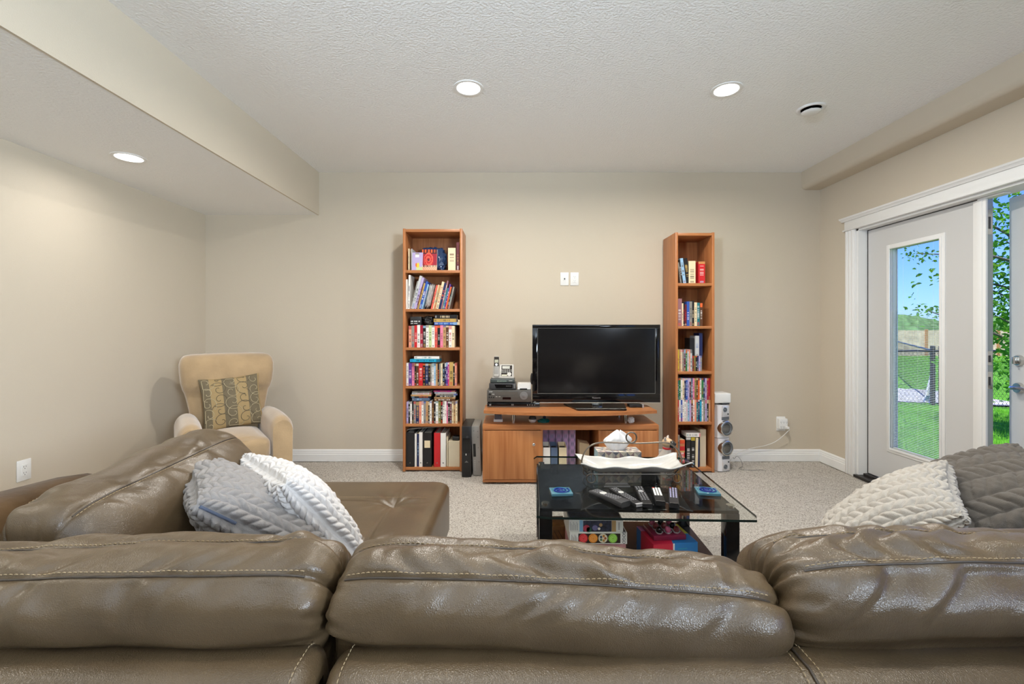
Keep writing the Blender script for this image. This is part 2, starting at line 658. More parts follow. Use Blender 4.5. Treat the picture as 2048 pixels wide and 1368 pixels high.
d2 = struct(thing('door_2', None, None, (3.0, 1.94, 0), math.radians(-9.5)))
door_leaf(d2, 0.925, 1, 0.224, 0.642, False)
hd = lathe([(0.0001, 0.020), (0.030, 0.018), (0.034, 0.006), (0.034, 0.0)], 20)
for z in (0.885, 1.055):
    rs = mk(xf(hd, Matrix.Rotation(-PI / 2, 4, 'Y')), 'handle_rose', M_CHROME, d2, (0.0, 0.855, z), smooth=40)
    if z < 1:
        mk(tube([(-0.015, 0, 0), (-0.05, 0, 0), (-0.058, -0.02, 0.002), (-0.056, -0.07, 0.006), (-0.052, -0.125, -0.004)], [0.011, 0.011, 0.011, 0.009, 0.007], 10), 'lever', M_CHROME, rs, smooth=50)
    else:
        mk(rb(-0.04, -0.015, -0.006, 0.006, -0.022, 0.022, 0.004), 'thumb_turn', M_CHROME, rs, smooth=40)
mk(bounds(0.008, 0.037, 0.925, 0.928, 0.84, 0.93), 'latch_plate', M_CHROME, d2)

# unseen side window behind the photographer, added to bring daylight onto the sofa
w1 = struct(thing('added_window_1', None, None, (XR, -0.8, 0)))
m = MB()
for (a, b, c, d) in ((-1.1, -1.04, 0.75, 2.2), (1.04, 1.1, 0.75, 2.2), (-1.04, 1.04, 0.75, 0.81), (-1.04, 1.04, 2.14, 2.2), (-0.03, 0.03, 0.81, 2.14)):
    m.add(rb(0.02, 0.14, a, b, c, d, 0.004))
m.build('window_frame', M_TRIM, w1, smooth=30)
mk(bounds(0.07, 0.075, -1.04, -0.03, 0.81, 2.14), 'glass_pane', M_GLASS, w1)
mk(bounds(0.07, 0.075, 0.03, 1.04, 0.81, 2.14), 'glass_pane', M_GLASS, w1)
mk(rb(-0.03, 0.02, -1.14, 1.14, 0.71, 0.75, 0.004), 'window_sill', M_TRIM, w1)

# ---------------------------------------------------------------- recessed ceiling lights
M_LENS = mat('lit_lens', (0.9, 0.9, 0.9), 0.5, emit=(1.0, 0.97, 0.92, 9.0))
CANS = {}
for k_ in ('main_can', 'low_can', 'rear_can'):
    cd_ = bpy.data.lights.new(k_, 'AREA')
    cd_.shape = 'DISK'
    cd_.size = 0.13
    cd_.energy, cd_.color = WATTS[k_]
    cd_.spread = math.radians(170)
    CANS[k_] = cd_


def downlight(x, y, z, label):
    t = thing('recessed_light', label, 'ceiling light', (x, y, z), group='recessed ceiling lights')
    mk(lathe([(0.070, 0.004), (0.072, -0.004), (0.080, -0.006), (0.092, -0.004), (0.094, 0.0)], 36), 'trim_ring', M_TRIM, t, smooth=50)
    mk(lathe([(0.0001, -0.010), (0.040, -0.009), (0.062, -0.005), (0.072, 0.001)], 36), 'lens', M_LENS, t, smooth=50)
    l = bpy.data.objects.new('lamp', CANS['rear_can' if y < 2 else ('main_can' if z > 2.5 else 'low_can')])
    COL.objects.link(l)
    l.parent = t
    l.location = (0, 0, -0.016)
    return t


downlight(-0.269, 2.782, H, 'lit round recessed light in main ceiling, above the wide bookcase side')
downlight(1.334, 2.80, H, 'lit round recessed light in main ceiling, nearest the round air vent')
downlight(-2.424, 2.848, SOF_Z, 'lit round recessed light in the lowered ceiling over the armchair')
for (x, y, sd_) in ((-0.269, 1.0, 'wide bookcase side'), (1.334, 1.0, 'window side')):  # out of view, added to brighten the cushion tops and chaise
    downlight(x, y, H, 'added unseen recessed light straight above the sofa, ' + sd_)
for y in (1.0,):
    downlight(-2.424, y, SOF_Z, 'added unseen recessed light in the lowered ceiling, above the sofa corner')

for (x, y, aim, sz, spread, pw, lb) in ((2.35, -2.2, (-5.3, 3.6, 2.7), 0.80, 100, 'window_fill', 'added black fill lamp with a wide round head, unseen behind the sofa, window side'),
                                        (-2.4, -2.2, (5.0, 5.8, 3.2), 0.40, 66, 'corner_fill', 'added black fill lamp with a small round head, unseen behind the sofa, far corner')):
    t = thing('added_fill_lamp', lb, 'lamp', (x, y, 0))  # unseen lamp added to fill walls and ceiling with cool light
    R_ = sz / 2 * 1.25
    mk(lathe([(0.0001, 0.0), (0.14, 0.0), (0.14, 0.02), (0.02, 0.035), (0.012, 0.06)], 24), 'base', M_BLACK, t, smooth=40)
    mk(cyl((0, 0, 0.05), (0, 0, 1.66), 0.012, n=12), 'pole', M_BLACK, t, smooth=40)
    tilt = Matrix.Translation((0, 0, 1.72)) @ Vector(aim).to_track_quat('Z', 'Y').to_matrix().to_4x4()
    mk(xf(lathe([(0.02, -0.06), (R_ * 0.7, -0.04), (R_, 0.03), (R_ - 0.006, 0.03), (R_ * 0.68, -0.032), (0.0001, -0.05)], 28), tilt), 'lamp_shade', M_BLACK, t, smooth=40)
    ld = bpy.data.lights.new('added_fill_lamp', 'AREA')
    ld.shape = 'DISK'
    ld.size = sz
    ld.energy, ld.color = WATTS[pw]
    ld.spread = math.radians(spread)
    l = bpy.data.objects.new('lamp', ld)
    COL.objects.link(l)
    l.parent = t
    l.location = tilt @ Vector((0, 0, 0.035))
    l.rotation_euler = (tilt @ Matrix.Rotation(PI, 4, 'X')).to_euler()

v = thing('air_vent', 'white round ceiling air vent with dark gap around its disc', 'vent', (2.02, 3.04, H))
mk(lathe([(0.060, 0.0), (0.062, -0.006), (0.078, -0.012), (0.086, -0.008), (0.088, 0.0)], 36), 'outer_ring', M_TRIM, v, smooth=50)
mk(lathe([(0.0001, -0.001), (0.061, -0.001)], 36), 'duct_opening', M_DARK, v)
mk(lathe([(0.0001, -0.034), (0.040, -0.034), (0.052, -0.030), (0.058, -0.022), (0.050, -0.020), (0.012, -0.018), (0.012, 0.0)], 36), 'diffuser_disc', M_TRIM, v, smooth=40)

# ---------------------------------------------------------------- outdoors
M_LAWN = mat('lawn_green', (0.13, 0.38, 0.03), 0.9, spec=0.1, var=0.4, vscale=3.0, bump=0.03, bscale=40)


def gz(x, y):
    return -0.12 - 0.04 * np.minimum(np.maximum(x - 3.1, 0), 9.0)


ax = np.concatenate([np.linspace(3.12, 14, 40), np.linspace(15, 90, 30)])
ay = np.concatenate([np.linspace(-40, 0, 20), np.linspace(1, 24, 60), np.linspace(26, 95, 30)])
AX, AY = np.meshgrid(ax, ay, indexing='ij')
gr = link('ground', grid_mesh(np.stack([AX, AY, gz(AX, AY) + 0.02 * vnoise(AX, AY, 8)], -1), 'ground', M_LAWN))
struct(gr)
ext = struct(mk(bounds(3.085, 3.6, 1.5, 4.2, -0.2, -0.06), 'ground_step', mat('concrete', (0.45, 0.44, 0.42), 0.9, var=0.15)))

M_BLADE = mat('grass_blade', (0.17, 0.47, 0.04), 0.8, spec=0.1, var=0.3, vscale=20)
g = MB()
for i in range(16000):
    y = 3.6 + 6.5 * rnd.random() ** 1.4
    x = y * (0.80 + 0.36 * rnd.random())
    if x < 3.65 or y > 9.3:
        continue
    z = float(gz(x, y))
    h = 0.035 + 0.04 * rnd.random()
    a = rnd.random() * 2 * PI
    dx, dy = 0.006 * math.cos(a), 0.006 * math.sin(a)
    ox, oy = 0.03 * rnd.uniform(-1, 1), 0.03 * rnd.uniform(-1, 1)
    g.add(([(x - dx, y - dy, z - 0.02), (x + dx, y + dy, z - 0.02), (x + ox, y + oy, z + h)], [(0, 1, 2)]))
tag(g.build('grass', M_BLADE), 'short bright green lawn grass seen through the patio doors', 'grass', kind='stuff')

st = MB()
for i in range(1100):
    x, y = rnd.uniform(7.6, 11.6), rnd.uniform(9.9, 12.6)
    q = rnd.uniform(0.02, 0.05)
    st.add(([(x + q, y, gz(x, y)), (x, y + q, gz(x, y)), (x - q, y, gz(x, y)), (x, y - q, gz(x, y)), (x, y, gz(x, y) + q), (x, y, gz(x, y) - q)],
            [(0, 1, 4), (1, 2, 4), (2, 3, 4), (3, 0, 4), (1, 0, 5), (2, 1, 5), (3, 2, 5), (0, 3, 5)]))
st.add(([(7.5, 9.8, float(gz(7.5, 9)) + 0.012), (11.7, 9.8, float(gz(11.7, 9)) + 0.03), (11.7, 12.7, float(gz(11.7, 9)) + 0.03), (7.5, 12.7, float(gz(7.5, 9)) + 0.03)], [(0, 1, 2, 3)]))
tag(st.build('gravel', mat('pale_gravel', (0.55, 0.53, 0.49), 0.9, var=0.35, vscale=6)), 'strip of pale gravel beyond the chain link fence', 'gravel', kind='stuff')

M_FENCE = mat('black_fence_metal', (0.02, 0.02, 0.022), 0.4, metal=0.3)


def chain_fence(p0, p1, label, pitch, posts, ztop):
    p0, p1 = Vector(p0), Vector(p1)
    L = (p1 - p0).length
    d = (p1 - p0) / L
    t = thing('chain_link_fence', label, 'fence', (p0.x, p0.y, p0.z), math.atan2(d.y, d.x))
    hgt = ztop - p0.z
    me = mk(cyl((0, 0, -0.1), (0, 0, hgt + 0.10), 0.034, n=10), 'fence_post', M_FENCE, t, (posts[0], 0, 0), smooth=40)
    for x in posts[1:]:
        o = me.copy()
        COL.objects.link(o)
        o.parent = t
        o.location = (x, 0, 0)
    mk(cyl((0, 0, hgt), (L, 0, hgt), 0.022, n=8), 'fence_rail', M_FENCE, t, smooth=40)
    w = MB()
    nz = int(hgt / (pitch * 0.6))
    for i in range(int(L / pitch)):
        x = i * pitch
        for s_ in (-1, 1):
            pts = [(x + s_ * (pitch / 2 if k % 2 else 0) + pitch / 2, 0.004 * s_, hgt * k / nz) for k in range(nz + 1)]
            w.add(tube(pts, 0.0028 if pitch < 0.1 else 0.002, 3))
    tag(w.build('wire_mesh', M_FENCE, t), kind='stuff')
    return t


FZ = -0.40
chain_fence((7.4, 9.4, FZ), (12.4, 9.4, FZ), 'black chain link fence running across the lawn, with a double post', 0.085, (0.5, 1.40, 1.55, 4.9), 0.805)
chain_fence((8.95, 9.55, FZ), (16.7, 19.8, FZ), 'black chain link fence running away from the house behind the double post', 0.22, (0.25, 12.7), 0.80)
mk(xf(rb(-0.045, 0.045, -0.02, 0.02, 0, 0.72, 0.008), Matrix.Rotation(math.radians(14), 4, 'Y')), 'fence_board', M_TRIM, None, (9.05, 9.85, -0.37))
bd = bpy.data.objects['fence_board']
tag(bd, 'white board leaning beside the double black fence post', 'board')

wf = thing('wooden_fence', 'tan wooden privacy fence across the far side of the yard', 'fence', (18.0, 30.0, -0.5))
M_CEDAR = mat('cedar_boards', (0.74, 0.55, 0.36), 0.8, var=0.25, vscale=3)
b = MB()
for i in range(150):
    b.add(bounds(i * 0.15, i * 0.15 + 0.14, 0.02 * rnd.random(), 0.04, 0, 1.72 + 0.01 * rnd.random()))
tag(b.build('board_panel', M_CEDAR, wf), kind='stuff')
for i in range(10):
    mk(bounds(i * 2.4 - 0.07, i * 2.4 + 0.07, -0.08, 0.02, 0, 1.80), 'fence_post', mat('orange_cedar_post', (0.50, 0.24, 0.09), 0.8), wf)

M_LEAF = mat('leaf_green', (0.10, 0.30, 0.03), 0.5, spec=0.3, var=0.45, vscale=2.2)
_nt = M_LEAF.node_tree
_tr = _nt.nodes.new('ShaderNodeBsdfTranslucent')
_tr.inputs['Color'].default_value = (0.26, 0.55, 0.05, 1)
_mx = _nt.nodes.new('ShaderNodeMixShader')
_mx.inputs[0].default_value = 0.45
_nt.links.new(_nt.nodes['Principled BSDF'].outputs[0], _mx.inputs[1])
_nt.links.new(_tr.outputs[0], _mx.inputs[2])
_nt.links.new(_mx.outputs[0], _nt.nodes['Material Output'].inputs[0])
M_BARK = mat('grey_bark', (0.16, 0.13, 0.10), 0.9, bump=0.01, bscale=30)
M_FAR = mat('distant_foliage', (0.13, 0.24, 0.09), 0.95, spec=0.05, var=0.5, vscale=1.5)

tr = thing('tree', 'leafy young tree with bright green leaves beside the open patio door', 'tree', (7.75, 6.3, -0.3))
mk(tube([(0, 0, 0), (0.02, 0.05, 1.2), (-0.05, 0, 2.4), (0, 0.05, 4.2)], [0.09, 0.075, 0.055, 0.02], 10), 'trunk', M_BARK, tr, smooth=50)
ends = []
for (z0, ex, ey, ez) in ((0.7, -0.95, -0.2, 1.05), (1.0, -1.1, -0.1, 1.75), (1.4, -1.0, 0.2, 2.2), (1.9, -1.05, -0.2, 2.75), (2.3, -2.25, -0.2, 2.58), (0.9, -2.2, -0.3, 1.80), (2.2, -1.3, 0.3, 3.4), (2.8, -1.1, -0.3, 4.0),
                         (1.2, -1.0, -0.6, 1.5), (1.7, -1.0, 0.6, 2.4), (1.0, 1.0, 0.4, 1.8), (1.9, 1.1, -0.3, 2.8), (2.6, 0.9, 0.3, 3.7), (3.2, -0.3, 0.2, 4.6)):
    a, e = Vector((0, 0, z0)), Vector((ex, ey, ez))
    mid = (a + e) / 2 + Vector((0, 0, 0.12))
    mk(tube([a, mid, e], [0.028, 0.017, 0.006], 6), 'branch', M_BARK, tr, smooth=50)
    ends.append((a, mid, e))
lf = MB()
lf.add(([(0, 0, 0), (0.028, 0.035, 0.008), (0.022, 0.07, 0.004), (0, 0.095, -0.012), (-0.022, 0.07, 0.004), (-0.028, 0.035, 0.008), (0, 0.045, -0.004)],
        [(0, 1, 6), (1, 2, 6), (2, 3, 6), (3, 4, 6), (4, 5, 6), (5, 0, 6)]))
lme = lf.mesh('leaf', M_LEAF, 60)
fol = MB()
k = 0
for i in range(5600):
    a, mid, e = ends[int(rnd.random() ** 1.15 * len(ends)) % len(ends)]
    t = rnd.uniform(0.25, 1.08)
    p = (a.lerp(mid, t * 2) if t < 0.5 else mid.lerp(e, t * 2 - 1))
    sp = 0.27 if e.x > -2 else 0.055
    p = p + Vector((rnd.gauss(0, sp * 0.8), rnd.gauss(0, sp * 1.2), rnd.gauss(0, sp * 0.9)))
    if (e.x < -2 and (t < 0.86 or rnd.random() < 0.45)) or (e.x > -2 and p.x < -1.38):
        continue
    R = Euler((rnd.uniform(-1.2, 0.5), rnd.uniform(-0.9, 0.9), rnd.uniform(0, 2 * PI)))
    s = rnd.uniform(0.6, 1.1) * (0.6 if e.x < -2 else 1.0)
    near = p.y < 0.25 and -1.7 < p.x < -0.55
    if near and k < 280:
        o = bpy.data.objects.new('leaf', lme)
        COL.objects.link(o)
        o.parent = tr
        o.location = p
        o.rotation_euler = R
        o.scale = (s, s, s)
        k += 1
    else:
        M = Matrix.Translation(p) @ R.to_matrix().to_4x4() @ Matrix.Scale(s, 4)
        fol.add(([tuple(v.co) for v in lme.vertices], [tuple(q.vertices) for q in lme.polygons]), 0, M)
tag(fol.build('foliage', M_LEAF, tr), kind='stuff')

shrub_v = ellipsoid((0, 0, 0), (1, 1, 1), 28, 18)


def shrub(name, label, cat, c, r, seed, group=None, m=None):
    rs = np.random.RandomState(seed)
    V = np.array(shrub_v[0])
    n = 1 + 0.22 * vnoise(V[:, 0] * 3 + V[:, 2] * 2 + seed, V[:, 1] * 3 - V[:, 2] * 2, seed) + 0.16 * vnoise(V[:, 0] * 8 + V[:, 2] * 7, V[:, 1] * 8 + V[:, 2] * 5, seed + 1)
    V = V * n[:, None] * np.array(r)
    t = thing(name, label, cat, c, group=group)
    mk(([tuple(v) for v in V], shrub_v[1]), 'crown', m or M_FAR, t, (0, 0, r[2] * 0.9), smooth=80)
    mk(cyl((0, 0, -0.3), (0, 0, r[2] * 0.5), 0.12, 0.08, 8), 'trunk', M_BARK, t)
    return t


for i in range(12):
    shrub('distant_tree', 'round green tree in the row beyond the wooden fence', 'tree', (28 + i * 5.6, 46 + (i % 2) * 4.5, -0.6), (3.7, 1.9, 1.55 + 0.2 * rnd.random()), 20 + i, 'trees beyond the wooden fence')
shrub('garden_bush', 'green garden bush behind the chain link fence', 'bush', (13.6, 17.9, -0.5), (0.9, 0.8, 0.55), 50)
# ---------------------------------------------------------------- leather sectional sofa
def leather():
    m = mat('taupe_leather', (0.115, 0.085, 0.058), 0.34, spec=0.62)
    nt = m.node_tree
    b = nt.nodes['Principled BSDF']
    tc = nt.nodes.new('ShaderNodeTexCoord')
    v = nt.nodes.new('ShaderNodeTexVoronoi')
    v.feature = 'DISTANCE_TO_EDGE'
    v.inputs['Scale'].default_value = 330
    n = nt.nodes.new('ShaderNodeTexNoise')
    n.inputs['Scale'].default_value = 160
    n.inputs['Detail'].default_value = 3
    mx = nt.nodes.new('ShaderNodeMath')
    mx.operation = 'ADD'
    bp = nt.nodes.new('ShaderNodeBump')
    bp.inputs['Distance'].default_value = 0.0006
    bp.inputs['Strength'].default_value = 0.8
    n2 = nt.nodes.new('ShaderNodeTexNoise')
    n2.inputs['Scale'].default_value = 6
    n2.inputs['Detail'].default_value = 5
    r = nt.nodes.new('ShaderNodeValToRGB')
    r.color_ramp.elements[0].position = 0.3
    r.color_ramp.elements[1].position = 0.7
    r.color_ramp.elements[0].color = (0.070, 0.045, 0.0225, 1)
    r.color_ramp.elements[1].color = (0.108, 0.071, 0.036, 1)
    nt.links.new(tc.outputs['Object'], v.inputs['Vector'])
    nt.links.new(tc.outputs['Object'], n.inputs['Vector'])
    nt.links.new(tc.outputs['Object'], n2.inputs['Vector'])
    nt.links.new(v.outputs['Distance'], mx.inputs[0])
    nt.links.new(n.outputs['Fac'], mx.inputs[1])
    nt.links.new(mx.outputs[0], bp.inputs['Height'])
    nt.links.new(bp.outputs[0], b.inputs['Normal'])
    nt.links.new(n2.outputs['Fac'], r.inputs['Fac'])
    nt.links.new(r.outputs['Color'], b.inputs['Base Color'])
    return m


M_LEATHER = leather()
M_THREAD = mat('tan_thread', (0.36, 0.265, 0.15), 0.8)
M_PIPING = mat('dark_leather_piping', (0.045, 0.032, 0.022), 0.45)
M_SUEDE = mat('brown_suede', (0.085, 0.048, 0.020), 0.95, spec=0.1, sheen=0.12, var=0.35, vscale=7, bump=0.002, bscale=60)


def catmull(P, n):
    P = np.array(P, float)
    k = len(P)
    out = []
    for i in range(k):
        a, b, c, d = P[(i - 1) % k], P[i], P[(i + 1) % k], P[(i + 2) % k]
        t = np.linspace(0, 1, n, endpoint=False)[:, None]
        out.append(0.5 * (2 * b + (c - a) * t + (2 * a - 5 * b + 4 * c - d) * t ** 2 + (3 * b - a - 3 * c + d) * t ** 3))
    return np.concatenate(out)


def stitches(path, nrm, step=0.0085, length=0.0058, r=0.0008):
    d = np.concatenate([[0], np.cumsum(np.linalg.norm(np.diff(path, axis=0), axis=1))])
    m = MB()
    for s in np.arange(0.004, d[-1] - length, step):
        a = np.array([np.interp(s, d, path[:, k]) for k in range(3)])
        c = np.array([np.interp(s + length, d, path[:, k]) for k in range(3)])
        q = np.array([np.interp(s, d, nrm[:, k]) for k in range(3)])
        q = q / (np.linalg.norm(q) + 1e-9)
        m.add(tube([a + q * 0.0002, (a + c) / 2 + q * 0.0011, c + q * 0.0002], [r * 0.7, r, r * 0.7], 5))
    return m


def cushion(parent, label, L, prof, seams, place, seed, amp=0.006, p=9.0, zoff=None, M=200, nseg=14, cen=None, stitch_t=0.93, yoff=None):
    """Boxed leather cushion: profile swept along its length; seams are profile corner indices."""
    S = catmull(prof, nseg)
    N = len(S)
    cen = np.array(cen if cen is not None else S.mean(0))
    s = np.linspace(-1, 1, M)
    t = np.sin(s * PI / 2) * 0.55 + s * 0.45
    e = np.clip(1 - np.abs(t) ** p, 0, 1) ** 0.155
    T, J = np.meshgrid(t, np.arange(N), indexing='ij')
    Q = cen + (S[None] - cen) * e[:, None, None]
    Q[..., 0] += (0.0 if yoff is None else yoff(T))
    Q[..., 1] += (0.0 if zoff is None else zoff(T))
    X = T * L / 2
    P = np.stack([X, Q[..., 0], Q[..., 1]], -1)
    # outward normals
    du = np.gradient(P, axis=0)
    dv = np.roll(P, -1, 1) - np.roll(P, 1, 1)
    nr = np.cross(dv, du)
    nr /= (np.linalg.norm(nr, axis=-1, keepdims=True) + 1e-9)
    out = P - np.stack([X, np.full_like(X, cen[0]), np.full_like(X, cen[1])], -1)
    if (nr * out).sum() < 0:
        nr = -nr
    arc = np.concatenate([[0], np.cumsum(np.linalg.norm(np.diff(S, axis=0), axis=1))])
    D = np.zeros((M, N))
    warp = 0.35 * vnoise(X * 5, J / nseg * 0.8, seed + 5)
    a_ = arc[None, :]
    for sm in seams:
        sa = arc[sm * nseg]
        dist = a_ - sa
        gath = vnoise(X * 14 + warp * 3 + dist * 9, np.full_like(X, 0.5) + dist * 2.0, seed + sm) + 0.6 * vnoise(X * 34 + warp * 4 - dist * 14, dist * 4 + 3.3, seed + sm + 11)
        D += 1.7 * amp * gath * np.exp(-(dist / 0.06) ** 2) * (1 - np.exp(-(dist / 0.010) ** 2))
        D -= 0.0035 * np.exp(-(dist / 0.0045) ** 2) + 0.0015 * np.exp(-(dist / 0.016) ** 2)
    D += amp * 0.55 * vnoise(X * 4.5 + 0.7 * warp, J / N * 9, seed + 2) + amp * 0.5 * vnoise(X * 10 + J / N * 8, J / N * 13 - X * 3, seed + 3)
    crease = np.exp(-((1 - np.abs(T)) / 0.10) ** 2)
    D += amp * 0.6 * crease * vnoise(X * 8, J / N * 46 + X * 12, seed + 8)
    P = P + nr * D[..., None]
    Wd = np.array([place(q) for q in P.reshape(-1, 3)]).reshape(P.shape)
    nw = np.array([np.array(place(q + n_ * 0.01)) - np.array(place(q)) for q, n_ in zip(P.reshape(-1, 3), nr.reshape(-1, 3))]).reshape(P.shape)
    o = link('back_cushion', grid_mesh(Wd, 'back_cushion', M_LEATHER, closed_v=True), parent)
    if label:
        o['label'] = label
    st, pp = MB(), MB()
    keep = np.abs(t) < stitch_t
    for sm in seams:
        j = (sm * nseg) % N
        jj = (j + 1) % N
        k = j + (0.0055 / max(1e-6, arc[jj] - arc[j]) if jj else 1)
        path = Wd[keep][:, int(round(k)) % N]
        nn = nw[keep][:, int(round(k)) % N]
        q = stitches(path, nn)
        st.add((q.v, q.f))
        base = Wd[keep][:, j] + nw[keep][:, j] / 0.01 * 0.0012
        pp.add(tube([tuple(v) for v in base[::2]], 0.0017, 6))
    x = st.build('stitching', M_THREAD, o)
    tag(x, 'tan stitching', kind='stuff')
    pp.build('piping', M_PIPING, o, smooth=60)
    return o


sofa = thing('sectional_sofa', 'large taupe leather sectional sofa with chaise, seen from behind its back cushions', 'sofa', (0, 0, 0))

PROF = [(0.694, 0.69), (0.683, 0.753), (0.661, 0.783), (0.657, 0.830), (0.686, 0.869), (0.728, 0.888), (0.772, 0.8765), (0.815, 0.872), (0.868, 0.82), (0.905, 0.70), (0.915, 0.56), (0.87, 0.465), (0.78, 0.462), (0.72, 0.56)]
CEN = (0.775, 0.765)


def placer(x0, dy=0.0, dz=0.0, rz=0.0):
    c, s_ = math.cos(rz), math.sin(rz)

    def f(q):
        return (x0 + q[0] * c - (q[1] - 0.775) * s_, 0.775 + dy + q[0] * s_ + (q[1] - 0.775) * c, q[2] + dz)
    return f


cushion(sofa, None, 0.716, PROF, (4, 6), placer(0.070), 31, amp=0.0065, cen=CEN, zoff=lambda t: -0.019 * t - 0.012 + 0.004 * np.cos(t * 3), yoff=lambda t: 0.0 * t)
cushion(sofa, None, 0.716, PROF, (4, 6), placer(-0.652, 0.004, -0.007), 47, amp=0.006, cen=CEN, zoff=lambda t: 0.007 * t + 0.003)
PR2 = [(a, b + (0.010 if 3 < i < 9 else 0)) for i, (a, b) in enumerate(PROF)]
PR2[5], PR2[6], PR2[7] = (0.728, 0.896), (0.775, 0.883), (0.82, 0.873)
cushion(sofa, None, 0.80, PR2, (4, 6), placer(0.822, -0.002, 0.006), 63, amp=0.0085, cen=CEN, zoff=lambda t: -0.006 * t - 0.012 * t * t + 0.006, yoff=lambda t: 0.0 * t)


# chaise back cushion turned along the left side, leaning outwards
PRC = [(-1.09, 0.70), (-1.095, 0.80), (-1.07, 0.868), (-0.995, 0.892), (-0.922, 0.868), (-0.862, 0.80), (-0.812, 0.66), (-0.79, 0.52), (-0.84, 0.462), (-0.98, 0.462), (-1.07, 0.55)]


def place_c(q):
    f = (q[0] + 0.325) / 0.65
    return (q[1] - 0.012 * f, 1.245 + q[0], q[2] + 0.024 * f)


cushion(sofa, None, 0.66, PRC, (2, 4), place_c, 77, amp=0.0075, cen=(-0.97, 0.70), p=7.0, stitch_t=0.9)


# frame below the cushions: left module, long module, corner post and suede end panel
def frame_mod(x0, x1, left_round, right_round, name='back_frame'):
    n = 22
    prof_ = [(0.615, 0.05), (0.585, 0.40), (0.584, 0.68), (0.590, 0.725), (0.606, 0.752), (0.635, 0.764), (0.68, 0.764), (0.705, 0.752), (0.715, 0.70), (0.72, 0.40), (0.72, 0.05)]
    st_ = []
    for k in range(n + 1):
        f = k / n
        x = x0 + (x1 - x0) * f
        st_.append((x, 0))
    rings = []
    R = 0.03
    xs = ([x0 + R * (1 - math.cos(a)) for a in np.linspace(0, PI / 2, 7)] if left_round else [x0]) + list(np.linspace(x0 + 0.05, x1 - 0.05, 60)) + ([x1 - R * (1 - math.sin(a)) for a in np.linspace(0, PI / 2, 7)] if right_round else [x1])
    for x in xs:
        dl = max(0.0, (x0 + R - x)) if left_round else 0.0
        dr = max(0.0, (x - (x1 - R))) if right_round else 0.0
        q = R - math.sqrt(max(0.0, R * R - max(dl, dr) ** 2))
        ring = []
        for i, (d, z) in enumerate(prof_):
            w_ = 0.0025 * float(vnoise(np.array([x * 9 + i]), np.array([i * 0.7]), 5)[0]) if 1 <= i <= 6 else 0
            dd = d + (q if d < 0.66 else -q) + w_
            ring.append((x, dd, z - (q if z > 0.7 else 0) + (w_ if i in (4, 5) else 0)))
        rings.append(ring)
    o = mk(loft(rings), name, M_LEATHER, sofa, smooth=50)
    return o


f1 = frame_mod(-1.02, -0.279, False, True)
f2 = frame_mod(-0.267, 0.42, True, False)
f3 = frame_mod(0.42, 1.60, False, True)
for (fo, x, dx) in ((f1, -0.306, 0.004), (f2, -0.240, -0.004), (f2, 0.408, 0), (f3, 0.432, 0)):
    pth = np.array([(x, d, z) for d, z in ((0.70, 0.757), (0.68, 0.7665), (0.635, 0.7665), (0.606, 0.7545), (0.589, 0.727), (0.5825, 0.68), (0.5825, 0.55), (0.5835, 0.40))])
    dd = np.concatenate([[0], np.cumsum(np.linalg.norm(np.diff(pth, axis=0), axis=1))])
    ss = np.linspace(0, dd[-1], 60)
    P_ = np.stack([np.interp(ss, dd, pth[:, k]) for k in range(3)], -1)
    nn_ = P_ - np.array([x, 0.66, 0.70])
    tag(stitches(P_, nn_).build('stitching', M_THREAD, fo), 'tan stitching', kind='stuff')
mk(tube([(0.42, 0.70, 0.757), (0.42, 0.68, 0.766), (0.42, 0.635, 0.766), (0.42, 0.606, 0.754), (0.42, 0.588, 0.727), (0.42, 0.582, 0.68), (0.42, 0.583, 0.4)], 0.0022, 6), 'seam', M_PIPING, sofa, smooth=60)


def rrect(cx, cy, a, b, r, n):
    """rounded rectangle sampled evenly along its outline."""
    r = max(1e-5, min(r, 0.98 * a, 0.98 * b))
    segs = []
    for (x, y, t0) in ((a - r, b - r, 0), (-a + r, b - r, PI / 2), (-a + r, -b + r, PI), (a - r, -b + r, 1.5 * PI)):
        segs += [(x + r * math.cos(t0 + t), y + r * math.sin(t0 + t)) for t in np.linspace(0, PI / 2, 7)]
    P = np.array(segs + segs[:1])
    d = np.concatenate([[0], np.cumsum(np.linalg.norm(np.diff(P, axis=0), axis=1))])
    q = np.linspace(0, d[-1], n, endpoint=False)
    return np.interp(q, d, P[:, 0]) + cx, np.interp(q, d, P[:, 1]) + cy


